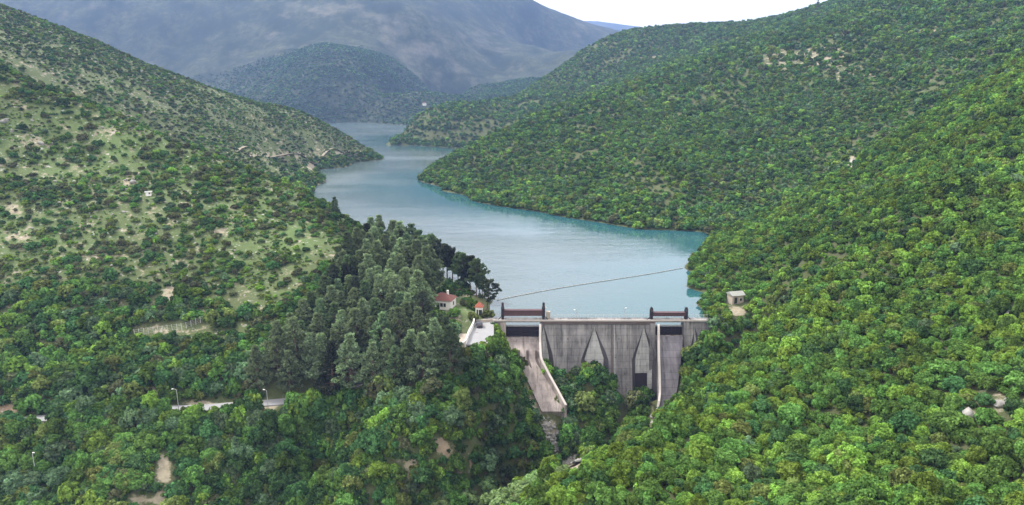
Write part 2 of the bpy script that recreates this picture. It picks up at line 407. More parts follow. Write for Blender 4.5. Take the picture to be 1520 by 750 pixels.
# ground: forest litter, grass, soil and stone, told apart by where they lie
def ground_mat():
    m, nt, b = new_mat('hillside_ground')
    at = lambda k: N(nt, 'ShaderNodeAttribute', attribute_name=k).outputs['Fac']
    op, bare, red, farr = at('open'), at('bare'), at('red'), at('far')
    n1 = noise(nt, .16, 6, .62, pos(nt)); n2 = noise(nt, .7, 6, .65, pos(nt)); n3 = noise(nt, .05, 5, .6, pos(nt)); n4 = noise(nt, .012, 6, .62, pos(nt)); n5 = noise(nt, .0042, 8, .66, pos(nt))
    litter = mixc(nt, n2, (.040, .052, .022), (.105, .110, .052))
    grass = mixc(nt, n2, (.060, .112, .032), (.145, .208, .074))
    dry = mixc(nt, n2, (.17, .165, .095), (.33, .30, .20))
    grass = mixc(nt, ramp(nt, n1, [(.54, (0, 0, 0)), (.80, (1, 1, 1))]), grass, dry)
    c = mixc(nt, mth(nt, 'MULTIPLY_ADD', n3, .9, mth(nt, 'SUBTRACT', op, .45), clamp=True), litter, grass)
    soil = mixc(nt, n2, (.15, .135, .085), (.40, .35, .265))
    soil = mixc(nt, red, soil, mixc(nt, n2, (.17, .12, .075), (.38, .275, .195)))
    bm_ = mth(nt, 'ADD', bare, mth(nt, 'MULTIPLY', mth(nt, 'ADD', mth(nt, 'SUBTRACT', n1, .5), mth(nt, 'MULTIPLY', mth(nt, 'SUBTRACT', noise(nt, .42, 5, .7, pos(nt)), .5), .9)), 1.3))
    c = mixc(nt, ramp(nt, bm_, [(.38, (0, 0, 0)), (.55, (1, 1, 1))]), c, soil)
    stone = mixc(nt, n2, (.34, .325, .30), (.56, .54, .51))
    st_ = mth(nt, 'MULTIPLY', ramp(nt, noise(nt, .5, 4, .7, pos(nt)), [(.60, (0, 0, 0)), (.68, (1, 1, 1))]), mth(nt, 'ADD', op, bare, clamp=True))
    c = mixc(nt, st_, c, stone)
    # far mountain: scrub with bare limestone and grass clearings
    fm = mixc(nt, ramp(nt, noise(nt, .045, 8, .8, pos(nt)), [(.36, (0, 0, 0)), (.64, (1, 1, 1))]), (.010, .019, .008), (.080, .092, .050))
    fm = mixc(nt, ramp(nt, noise(nt, .009, 7, .68, pos(nt)), [(.42, (0, 0, 0)), (.58, (1, 1, 1))]), fm, mixc(nt, n4, (.010, .020, .010), (.024, .036, .018)))
    fm = mixc(nt, ramp(nt, mth(nt, 'ADD', mth(nt, 'MULTIPLY_ADD', bare, .45, n5), mth(nt, 'MULTIPLY', mth(nt, 'SUBTRACT', n4, .5), .7)), [(.60, (0, 0, 0)), (.84, (1, 1, 1))]), fm, mixc(nt, noise(nt, .06, 6, .75, pos(nt)), (.05, .055, .035), (.22, .20, .155)))
    c = mixc(nt, farr, c, fm)
    L(nt, c, b.inputs['Base Color']); b.inputs['Roughness'].default_value = .95; b.inputs['Specular IOR Level'].default_value = .15
    bump(nt, b, n2, .7, .5)
    return m
M_GROUND = ground_mat()

def water_mat(name, col, rough, wl, calm=False):
    m, nt, b = new_mat(name)
    if calm: L(nt, mixc(nt, mth(nt, 'MULTIPLY', N(nt, 'ShaderNodeAttribute', attribute_name='shelter').outputs['Fac'], .75), col, (.012, .092, .108)), b.inputs['Base Color'])  # hill reflection by the right bank painted into the base colour as dark teal
    if not calm: b.inputs['Base Color'].default_value = (*col, 1)
    b.inputs['IOR'].default_value = 1.33; b.inputs['Specular IOR Level'].default_value = .9
    cat = noise(nt, 1.0, 5, .6, pos(nt, .004, .012, 1))          # wind lanes: rougher and calmer water
    sh = N(nt, 'ShaderNodeAttribute', attribute_name='shelter').outputs['Fac'] if calm else None
    rg = ramp(nt, cat, [(.35, (rough * .75,) * 3), (.65, (rough * 1.25,) * 3)])
    open_w = mth(nt, 'SUBTRACT', 1.0, sh) if calm else None
    L(nt, mth(nt, 'MULTIPLY', rg, mth(nt, 'MULTIPLY_ADD', open_w, .85, .15)) if calm else rg, b.inputs['Roughness'])
    w = mth(nt, 'ADD', noise(nt, 1 / wl, 3, .6, pos(nt, 1, 1.6, 1)), mth(nt, 'MULTIPLY', noise(nt, .25 / wl, 3, .6, pos(nt, 1, 1.6, 1)), 1.6))
    w = mth(nt, 'MULTIPLY', w, ramp(nt, cat, [(.38, (.15, .15, .15)), (.62, (1, 1, 1))]))
    bump(nt, b, mth(nt, 'MULTIPLY', w, mth(nt, 'MULTIPLY_ADD', open_w, .88, .12)) if calm else w, .32, .5)
    return m
M_LAKE = water_mat('lake_water', (.070, .104, .107), .19, 2.4, True)
M_RIVER = water_mat('river_water', (.012, .018, .018), .08, .6)

# ------------------------------------------------------------------ plants
import bmesh
def ico(sub):
    bm = bmesh.new(); bmesh.ops.create_icosphere(bm, subdivisions=sub, radius=1)
    v = np.array([x.co[:] for x in bm.verts]); f = np.array([[x.index for x in p.verts] for p in bm.faces]); bm.free()
    return v, f
ICO1, ICO2 = ico(1), ico(2)
def unit(a): return a / np.maximum(np.linalg.norm(a, axis=-1, keepdims=True), 1e-9)
def quads_at(g, c, nrm, sx, sy=None):
    n = len(c); sy = sx if sy is None else sy
    t = unit(np.cross(nrm, g.normal(size=(n, 3)))); w = np.cross(nrm, t)
    sx = np.broadcast_to(np.asarray(sx, float).reshape(-1, 1), (n, 1)); sy = np.broadcast_to(np.asarray(sy, float).reshape(-1, 1), (n, 1))
    k = g.uniform(.55, 1.0, (n, 1))
    v = np.stack([c - t * sx * k - w * sy, c + t * sx - w * sy * k, c + t * sx * k + w * sy, c - t * sx + w * sy * k], 1)
    return v.reshape(-1, 3), np.arange(4 * n).reshape(n, 4)

def crown(seed, n_lobes, n_leaf, leaf, flat=.8, core=.74, sub=1, spread=.66, lo=-.35):
    """a leafy crown of radius 1 standing on z = 0: leaf-sized faces over uneven lobes"""
    g = np.random.default_rng(seed)
    V, Q, T, vq, vt = [], [], [], [], []
    base = 0
    ang = 0
    n_lobes = int(n_lobes * g.uniform(.8, 1.2)); spread = spread * g.uniform(.85, 1.15); flat = flat * g.uniform(.8, 1.2); skew = g.uniform(-.18, .18, 2)
    for i in range(n_lobes):
        if i and n_lobes > 12 and g.random() < .16: ang += 2.4; continue
        if i == 0: d = np.array([0, 0, .55]); rr = .55
        else:
            ang += 2.4 + g.uniform(-.3, .3)
            zz = lo + (1 - lo) * ((i - .5) / n_lobes) ** .9
            s = math.sqrt(max(0, 1 - zz * zz)); d = np.array([math.cos(ang) * s, math.sin(ang) * s, zz]) * g.uniform(.78, 1.25)
            rr = g.uniform(.16, .38)
        c = d * np.array([spread, spread, spread * flat]) + np.array([skew[0], skew[1], .62 * flat])
        tone = g.uniform(.66, 1.36)
        iv, it = ICO1 if sub == 1 else ICO2
        cv = iv * rr * core * (1 + g.uniform(-.18, .18, (len(iv), 1))) * np.array([1, 1, .9]) + c
        V.append(cv); T.append(it + base); vt.append(np.full(len(it), tone * .9)); base += len(cv)
        n = max(3, int(n_leaf * (rr / .30) ** 2))
        dirs = unit(g.normal(size=(n, 3)) + d * .7 + np.array([0, 0, .35]))
        p = c + dirs * rr * g.uniform(.74, 1.12, (n, 1)) * np.array([1, 1, .92])
        nr = unit(dirs + g.normal(size=(n, 3)) * .55 + np.array([0, 0, .25]))
        qv, qf = quads_at(g, p, nr, leaf * g.uniform(.6, 1.35, n))
        V.append(qv); Q.append(qf + base); vq.append(tone * g.uniform(.65, 1.35, n)); base += len(qv)
    V = np.concatenate(V); Q = np.concatenate(Q); T = np.concatenate(T)
    V[:, 2] -= min(0, V[:, 2].min() * .4)
    return raw_mesh('crown', V, [Q, T], [M_LEAF], {'lv': ('FACE', np.concatenate(vq + vt))})

def trunk_mesh(seed):                       # unit crown radius; tapered trunk with limbs reaching into the crown
    g = np.random.default_rng(seed); b = MB()
    lean = g.uniform(-.12, .12, 2)
    b.tube([(0, 0, -.35), (0, 0, 0), (lean[0] * .5, lean[1] * .5, .35), (lean[0], lean[1], .75)], [.12, .10, .08, .05], 7)
    for k in range(4):
        a = k * 1.6 + g.uniform(0, .6); z0 = g.uniform(.2, .5)
        b.tube([(lean[0] * z0, lean[1] * z0, z0), (math.cos(a) * .28, math.sin(a) * .28, z0 + .2), (math.cos(a) * .5, math.sin(a) * .5, z0 + .42)], [.05, .035, .015], 5)
    return b.mesh('trunk', M_BARK)

LOD0 = [crown(10 + i, 38, 62, .060, .85 + .08 * (i % 3)) for i in range(12)]
LOD1 = [crown(300 + i, 24, 24, .095, .8 + .08 * (i % 3)) for i in range(12)]
LOD2 = [crown(50 + i, 15, 10, .15, .8 + .06 * (i % 3), core=.86) for i in range(8)]
LOD3 = [crown(70 + i, 6, 5, .24, .72, core=1.0) for i in range(4)]
SHRUB = [crown(90 + i, 24, 36, .080, .70 + .06 * (i % 3), lo=-.2) for i in range(6)]
TRUNK = [trunk_mesh(5 + i) for i in range(3)]

def pine(seed, bare=.18, rmax=.30, levels=12, sparse=1.0, cone=.8, tuft=.052):
    """a pine of height 1: returns the trunk mesh with its limbs, and the needle mesh"""
    g = np.random.default_rng(seed); b = MB()
    lean = g.uniform(-.03, .03, 2)
    ax = lambda t: np.array([lean[0] * t * t, lean[1] * t * t, t])
    b.tube([tuple(ax(t)) if t > 0 else (0, 0, -.05) for t in (0, .05, .3, .6, .85, .99)], [.021, .018, .014, .010, .006, .002], 7)
    C, D, S, tone = [], [], [], []
    for i in range(levels):
        t = bare + (.97 - bare) * (i + g.uniform(-.25, .25)) / (levels - 1); t = min(.985, max(bare, t))
        k = (t - bare) / (1 - bare)
        reach = rmax * ((1 - k) ** cone * (.62 + .38 * min(1, k * 5)) + .07)
        nb = max(3, int((5 + 2 * g.random()) * sparse)); a0 = g.uniform(0, 6.28)
        for j in range(nb):
            a = a0 + j * 6.283 / nb + g.uniform(-.35, .35); r = reach * g.uniform(.5, 1.2); up = r * g.uniform(-.05, .32)
            p0 = ax(t); dr = np.array([math.cos(a), math.sin(a), 0])
            p1 = p0 + dr * r * .55 + np.array([0, 0, up * .3]); p2 = p0 + dr * r + np.array([0, 0, up])
            b.tube([tuple(p0), tuple(p1), tuple(p2)], [.005, .0035, .0015], 4)
            tn = g.uniform(.75, 1.3)
            for f in (.5, .68, .84, .97, 1.08):
                if r * f < .03 and k < .9: continue
                p = (p0 * (1 - f) + p2 * f) if f > .55 else p0 * (1 - f) + p1 * f / .55 * .55 + p2 * 0 + p0 * 0
                p = p0 + dr * r * f + np.array([0, 0, up * f * f])
                side = np.array([-dr[1], dr[0], 0]) * g.normal() * r * .22
                for _ in range(2 if f > .6 else 1):
                    C.append(p + side * _ + g.normal(size=3) * .006); D.append(unit(dr * .8 + np.array([0, 0, .8]) + g.normal(size=3) * .2)); S.append(tuft * g.uniform(.75, 1.25)); tone.append(tn)
    for _ in range(6):
        C.append(ax(.97) + g.normal(size=3) * .008); D.append(np.array([0, 0, 1.0])); S.append(tuft * .7); tone.append(1.1)
    C, D, S, tone = map(np.array, (C, D, S, tone))
    nq = 10                                  # each tuft: narrow needle sprays fanning out
    Cn = np.repeat(C, nq, 0); Dn = unit(np.repeat(D, nq, 0) + g.normal(size=(len(C) * nq, 3)) * .75); Sn = np.repeat(S, nq)
    sidev = unit(np.cross(Dn, g.normal(size=Dn.shape)))
    ln = (Sn * g.uniform(.7, 1.2, len(Sn)))[:, None]; wd = ln * .24
    v = np.stack([Cn - sidev * wd * .6, Cn + sidev * wd * .6, Cn + Dn * ln + sidev * wd, Cn + Dn * ln - sidev * wd], 1).reshape(-1, 3)
    q = np.arange(len(v)).reshape(-1, 4)
    lv = np.repeat(tone, nq) * g.uniform(.7, 1.3, len(q))
    return b.mesh('trunk', M_PINEBARK), raw_mesh('crown', v, [q], [M_NEEDLE], {'lv': ('FACE', lv)})
PINES = [pine(200 + i, .14, .32 + .03 * (i % 3), 12 + i % 2, .95, 1.15, .043) for i in range(6)]
SHORE_PINES = [pine(220 + i, .42, .22 + .03 * i, 9, .9, .55) for i in range(3)]
LONE_PINE = pine(230, .38, .27, 8, .55, .3, .06)

# leaf colours (name used in labels, base colour)
TINT = {'bright green': (.144, .222, .046), 'mid green': (.090, .158, .042), 'dark green': (.054, .106, .040), 'olive green': (.130, .162, .052), 'grey green': (.098, .150, .080), 'brownish green': (.092, .100, .052)}
PINE_TINT = {'grey green': (.160, .205, .128), 'dark green': (.104, .146, .086), 'dusky': (.050, .060, .044)}
def protos(meshes, weights):
    out = []
    for tname, w in weights.items():
        for me in meshes:
            o = bpy.data.objects.new('leafy_crown', me); o.color = (*TINT[tname], 1); out.append((o, tname, w))
    return out

def stuff(name, label, cat, plist, P_, rot, scl, idx, tint=None):
    """one object: instances of a few plants on given points"""
    col = bpy.data.collections.new(name + '_kinds')
    for i, o in enumerate(plist):
        o.name = f'{name}_kind_{i:03d}'; col.objects.link(o)
    me = bpy.data.meshes.new(name); me.vertices.add(len(P_)); me.vertices.foreach_set('co', np.asarray(P_, np.float32).ravel())
    for k, t, val, key in (('rot', 'FLOAT_VECTOR', rot, 'vector'), ('scl', 'FLOAT_VECTOR', scl, 'vector'), ('idx', 'INT', idx, 'value')):
        a = me.attributes.new(k, t, 'POINT'); a.data.foreach_set(key, np.asarray(val, np.int32 if t == 'INT' else np.float32).ravel())
    if tint is not None:
        a = me.attributes.new('tint', 'FLOAT_VECTOR', 'POINT'); a.data.foreach_set('vector', np.asarray(tint, np.float32).ravel())
        a = me.attributes.new('has_tint', 'FLOAT', 'POINT'); a.data.foreach_set('value', np.ones(len(P_), np.float32))
    o = link(name, me)
    ng = bpy.data.node_groups.new(name, 'GeometryNodeTree')
    ng.interface.new_socket('Geometry', in_out='INPUT', socket_type='NodeSocketGeometry'); ng.interface.new_socket('Geometry', in_out='OUTPUT', socket_type='NodeSocketGeometry')
    gi = ng.nodes.new('NodeGroupInput'); go = ng.nodes.new('NodeGroupOutput'); ip = ng.nodes.new('GeometryNodeInstanceOnPoints')
    ci = ng.nodes.new('GeometryNodeCollectionInfo'); ci.inputs['Collection'].default_value = col; ci.inputs['Separate Children'].default_value = True; ci.inputs['Reset Children'].default_value = True
    def attr(k, t):
        n = ng.nodes.new('GeometryNodeInputNamedAttribute'); n.data_type = t; n.inputs['Name'].default_value = k; return n.outputs['Attribute']
    er = ng.nodes.new('FunctionNodeEulerToRotation')
    ng.links.new(attr('rot', 'FLOAT_VECTOR'), er.inputs[0])
    ng.links.new(gi.outputs[0], ip.inputs['Points']); ng.links.new(ci.outputs[0], ip.inputs['Instance']); ip.inputs['Pick Instance'].default_value = True
    ng.links.new(attr('idx', 'INT'), ip.inputs['Instance Index']); ng.links.new(er.outputs[0], ip.inputs['Rotation']); ng.links.new(attr('scl', 'FLOAT_VECTOR'), ip.inputs['Scale'])
    ng.links.new(ip.outputs[0], go.inputs[0])
    md = o.modifiers.new('plants', 'NODES'); md.node_group = ng
    return tag(o, label, cat, None, 'stuff')
# ------------------------------------------------------------------ road, car park and chute beds cut into the ground
road_px = [(-70,633),(0,627),(60,621),(120,617),(190,611),(250,607),(300,605.5),(340,602),(400,598),(432,595),(490,583),(550,564),(600,545),(640,528),(680,513)]
road = [ground(u, v, 100, 260) for u, v in road_px] + [W(698, 503, 2.3), W(714, 486, 2.3)]
road = np.array(road)
def smooth_path(p, n):
    p = np.asarray(p, float); t = np.concatenate([[0], np.cumsum(np.linalg.norm(np.diff(p, axis=0), axis=1))]); s = np.linspace(0, t[-1], n)
    q = np.stack([np.interp(s, t, p[:, k]) for k in range(3)], 1)
    for _ in range(6): q[1:-1] = (q[:-2] + 2 * q[1:-1] + q[2:]) / 4
    return q
road = smooth_path(road, 120)
def cut(path, half, drop):
    """lower / raise the ground to the height of a path inside its width, and grade the banks beside it"""
    ymin, ymax = path[:, 1].min() - 15, path[:, 1].max() + 15
    rows = np.where((GY[:, 0] > ymin) & (GY[:, 0] < ymax))[0]
    sub = np.s_[rows[0]:rows[-1] + 1]
    gx, gy, gz = GX[sub], GY[sub], GZ[sub]
    best = np.full(gx.shape, 1e9); bz = np.zeros(gx.shape)
    for p, q in zip(path[:-1], path[1:]):
        d = q - p; l2 = d[0] ** 2 + d[1] ** 2 + 1e-9
        t = np.clip(((gx - p[0]) * d[0] + (gy - p[1]) * d[1]) / l2, 0, 1)
        dist = np.hypot(gx - p[0] - t * d[0], gy - p[1] - t * d[1])
        m = dist < best; best = np.where(m, dist, best); bz = np.where(m, p[2] + t * d[2], bz)
    w = np.clip((half + 4 - best) / 4, 0, 1)
    GZ[sub] = gz * (1 - w) + (bz - drop) * w
cut(road, 3.2, .25)
park = [W(684, 512, 2.3), W(700, 492, 2.3), W(706, 478, 2.3), W(733, 476.5, 2.3), W(733, 497, 2.3), W(722, 511, 2.3)]
m = np.zeros(GX.shape, bool)
pk = np.array(park)
def inside(poly, x, y):
    x = np.asarray(x, float); y = np.asarray(y, float); r = np.zeros(x.shape, bool); n = len(poly)
    for i in range(n):
        x1, y1 = poly[i][:2]; x2, y2 = poly[(i + 1) % n][:2]
        c = (y1 > y) != (y2 > y)
        r ^= c & (x < (x2 - x1) * (y - y1) / (y2 - y1 + 1e-12) + x1)
    return r
m = inside(park, GX, GY); GZ[m] = 2.05
CHL = [(507,197.6,752,800),(522,194.5,762,800),(544,191,775,801),(566,188,785,813),(590,184,796,827),(611,180.6,806,838)]      # left chute: row, distance, left and right column
CHR = [(499,197.6,978,1012),(520,195,978.5,1011),(545,192.4,979,1008),(570,189.8,980,1005),(592,187,980.5,1001),(606,184.2,979,997)]
def chute_pts(st):
    out = []
    for v, d, ul, ur in st:
        a, y, z = ray(0, v); k = d / y; zz = CAM_Z + z * k
        out.append((d, zz, (ul - 760) / F * k, (ur - 760) / F * k))
    return np.array(out)
CL, CR = chute_pts(CHL), chute_pts(CHR)
for C_ in (CL, CR):
    o = np.argsort(C_[:, 0]); s = C_[o]
    fz = np.interp(GY, s[:, 0], s[:, 1]); xl = np.interp(GY, s[:, 0], s[:, 2]); xr = np.interp(GY, s[:, 0], s[:, 3])
    m = (GY > s[0, 0] - 1.5) & (GY < 206) & (GX > xl - 1.8) & (GX < xr + 1.8)
    GZ[m] = np.minimum(GZ[m], fz[m] - 1.3)
m = (GX > 9) & (GX < 43) & (GY > 196) & (GY < 207); GZ[m] = np.minimum(GZ[m], -12)
HW = (GZ - CAM_Z) / GY; HMAX = np.maximum.accumulate(HW, axis=0)

# ------------------------------------------------------------------ ground cover maps
GU, GV = project(GX, GY, GZ)
def blobs(lst):
    r = np.zeros(GX.shape)
    for u, v, ru, rv, val, d0, d1 in lst:
        q = ((GU - u) / ru) ** 2 + ((GV - v) / rv) ** 2
        r = np.maximum(r, val * np.exp(-q * .9) * ((GY > d0) & (GY < d1)))
    return r
axis_x = lambda y: np.interp(y, [20, 100, 140, 165, 185, 203, 300, 345, 540, 780, 950, 1600], [-60, -16, 6, 12, 22, 20, 15, 0, -55, -130, -165, -330])
right = GX > axis_x(GY)
zA = (~right) & (GY < 372) & (GY > 185); zL = (~right) & (GY <= 185); zB = (~right) & (GY >= 372) & (GY < 1500); zG = right & (GY < 338); zF = right & (GY >= 338) & (GY < 1600)
BARE = [(690,692,26,12,.9,0,260),(655,665,22,14,.8,0,260),(612,690,14,14,.7,0,260),(775,690,22,8,.7,0,260),(243,700,13,26,.95,0,260),(215,742,46,12,.8,0,260),(295,705,10,20,.7,0,260),
 (10,607,28,9,.9,0,260),(60,600,18,10,.6,0,260),(222,582,14,9,.8,0,260),(470,742,22,10,.8,0,260),(255,492,55,8,.55,0,260),(30,355,32,26,.5,0,400),(130,382,70,9,.55,0,400),(255,440,20,22,.8,0,400),
 (20,310,20,14,.7,0,400),(330,345,18,8,.7,0,400),(60,210,40,14,.5,0,400),(190,270,16,12,.7,0,400),(280,305,18,6,.6,0,400),(150,195,60,10,.5,0,400),(300,460,14,14,.6,0,400),(85,522,20,6,.6,0,260),
 (380,602,40,7,.8,0,260),(300,600,40,4,.7,0,260),(530,565,30,10,.6,0,260),(795,600,10,22,.9,0,260),(815,640,14,20,.8,0,260),(845,690,30,10,.8,0,260),(1095,462,16,7,1.,0,260),(1075,470,12,6,.8,0,260),(1060,486,20,5,.7,0,260),
 (672,470,14,8,.8,0,260),(738,462,8,9,.9,0,280),(700,437,20,4,.8,0,280),(1440,625,16,18,.8,0,260),(1480,600,20,14,.8,0,260),(1470,668,16,10,.7,0,260),(1228,625,10,12,.7,0,260),(1265,240,10,12,.9,0,400),(1500,470,14,6,.7,0,260),
 (1220,85,60,24,.58,400,1000),(1160,90,34,22,.54,400,1000),(1270,110,40,18,.52,400,1000),(1190,200,26,9,.46,400,1000),(1160,190,18,6,.5,400,1000),(1380,45,30,5,.7,400,1000),(985,175,22,5,.65,400,1000),(910,170,20,4,.6,400,1000),(970,85,26,4,.6,700,1400),(1005,95,16,6,.5,700,1400),
 (461,246,9,7,1.,400,800),(420,230,70,3,.85,400,800),(500,228,40,3,.7,400,800)]
bare = blobs(BARE)
far_spots = blobs([(625,75,50,28,.5,1700,6000),(590,45,30,20,.4,1700,6000),(480,15,40,10,.6,1700,6000),(700,55,40,16,.35,1700,6000)])
opn = np.where(zA, .42, np.where(zB, .36, np.where(zL, .12, np.where(zG, .03, np.where(zF, .10, .4)))))
low_ = (zA & (GV > 503) & (GY < 235)) | (zA & (GX > -26) & (GY < 201)); opn = np.where(low_, .14, opn)
opn = opn + .35 * blobs([(425,345,70,36,1,180,400),(380,320,60,30,.8,180,400),(150,210,130,40,.7,180,400),(60,340,80,50,.5,180,400),(690,465,24,22,.9,150,260),(300,250,90,30,.6,180,400),(1250,110,130,60,.45,400,1000),(1100,130,90,40,.25,400,1000)])
opn = opn - .4 * blobs([(150,470,190,45,1,180,260),(560,450,110,80,1,180,300)])
bare = np.maximum(bare, np.where(zA & ~low_, .24, np.where(zB, .27, 0)))
roadside = np.zeros(GX.shape)
shore_ = (GZ < 2.2) & (GY > 203); opn = np.where(shore_, 0, opn); bare = np.where(shore_ & (GY < 440), 0, np.where(shore_ & right, 0, bare))
opn = np.clip(opn, 0, 1); redm = np.clip(blobs([(690,692,30,14,1,0,260),(10,607,36,14,1,0,260),(655,665,22,16,.7,0,260),(470,742,30,12,.8,0,260),(775,690,25,10,.6,0,260),(1390,36,60,8,.8,400,1000),(530,560,40,20,1,0,260)]), 0, 1)
farm = np.clip((GY - 1450) / 250, 0, 1)
bare = np.clip(np.where(GY > 1600, far_spots, bare), 0, 1)
def amap(arr, x, y):
    a = np.clip(np.rint(np.interp(x / y, AZ, np.arange(len(AZ)))).astype(int), 0, len(AZ) - 1)
    l = np.clip(np.rint((np.log(y) - LY[0]) / (LY[1] - LY[0])).astype(int), 0, len(LY) - 1)
    return arr[l, a]
n_, m_ = GX.shape
idx = np.arange(n_ * m_).reshape(n_, m_)
quads = np.stack([idx[:-1, :-1], idx[:-1, 1:], idx[1:, 1:], idx[1:, :-1]], -1).reshape(-1, 4)
gm = raw_mesh('hills', np.stack([GX, GY, GZ], -1).reshape(-1, 3), [quads], [M_GROUND],
              {'open': ('POINT', opn.ravel()), 'bare': ('POINT', bare.ravel()), 'red': ('POINT', redm.ravel()), 'far': ('POINT', farm.ravel())}, smooth=True)
tag(link('hills', gm), kind='structure')

# lake, river, road, car park
sj, si = np.arange(0, n_, 2), np.arange(0, m_, 2)
LX, LYY, LZ = GX[np.ix_(sj, si)], GY[np.ix_(sj, si)], GZ[np.ix_(sj, si)]
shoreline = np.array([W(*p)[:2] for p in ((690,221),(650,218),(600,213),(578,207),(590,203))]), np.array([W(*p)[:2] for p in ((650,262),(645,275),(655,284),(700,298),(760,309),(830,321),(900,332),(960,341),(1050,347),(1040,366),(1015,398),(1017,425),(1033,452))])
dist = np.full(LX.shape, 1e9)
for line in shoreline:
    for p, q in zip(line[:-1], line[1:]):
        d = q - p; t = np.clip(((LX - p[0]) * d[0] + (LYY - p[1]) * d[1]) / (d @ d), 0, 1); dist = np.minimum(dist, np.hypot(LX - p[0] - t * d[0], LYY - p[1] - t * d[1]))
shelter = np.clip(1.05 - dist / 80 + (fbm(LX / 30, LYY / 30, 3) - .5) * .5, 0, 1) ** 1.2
wet = LZ < 3.0
hull = [(-6, 202.0), (70, 202.0), (330, 330), (900, 900), (900, 2050), (-1500, 2050), (-700, 700), (-150, 330), (-40, 260), (-6, 230)]
wet &= inside(hull, LX, LYY)
lid = np.arange(LX.size).reshape(LX.shape); cell = wet[:-1, :-1] | wet[:-1, 1:] | wet[1:, 1:] | wet[1:, :-1]
cell &= (LYY[:-1, :-1] > 202.0)
lq = np.stack([lid[:-1, :-1], lid[:-1, 1:], lid[1:, 1:], lid[1:, :-1]], -1)[cell]
row = int(np.argmax(LYY[:, 0] > 202.0))                     # close the strip between the first row and the dam
used, inv = np.unique(lq.ravel(), return_inverse=True)
lv_ = np.stack([LX.ravel(), LYY.ravel(), np.zeros(LX.size)], 1)[used]
lv_[lv_[:, 1] < LYY[row, 0] + .01, 1] = 201.9
lake = raw_mesh('lake', lv_, [inv.reshape(-1, 4)], [M_LAKE], {'shelter': ('POINT', shelter.ravel()[used])})
tag(link('lake', lake), kind='structure')
rz = [ground(u, v, 100, 260) for u, v in ((925, 645), (905, 657), (880, 672), (858, 690), (830, 700), (790, 735))]
mb = MB(); rr = []
for (x, y, z), w in zip(rz, (4.2, 3.6, 1.5, 1.2, 1.0, 1.0)): rr.append([(x - w, y, z + .35), (x + w, y + .8, z + .35)])
mb.quadstrip(rr, closed=False); tag(mb.build('river', M_RIVER), kind='structure')
def ribbon(name, path, half, mat, lift):
    b = MB(); rings = []
    for i in range(len(path)):
        t = path[min(i + 1, len(path) - 1)] - path[max(i - 1, 0)]; nrm = np.array([-t[1], t[0], 0]); nrm = nrm / np.linalg.norm(nrm)
        a, c = path[i] - nrm * half, path[i] + nrm * half; z = path[i][2] + lift
        rings.append([(a[0], a[1], z - .3), (a[0], a[1], z), (c[0], c[1], z), (c[0], c[1], z - .3)])
    b.quadstrip(rings); return b.build(name, mat)
tag(ribbon('road', road[:-3], 1.9, M_ASPHALT, .02), kind='structure')
b = MB(); b.prism([(p[0], p[1]) for p in park], 'z', 1.9, 2.32); tag(b.build('car_park', M_ASPHALT), kind='structure')
trk = smooth_path([W(436, 262, 1.2), W(450, 250, 2.0), W(461, 244, 2.6)], 12)
trk2 = smooth_path([ground(u, v, 400, 760) for u, v in ((350, 226), (400, 230), (440, 231), (480, 229), (510, 227), (535, 226))], 40)
trk2[:, 2] = np.maximum(height(trk2[:, 0], trk2[:, 1]), 1) + .4
tag(ribbon('track', trk2, 1.5, M_DIRT, .25), kind='structure')

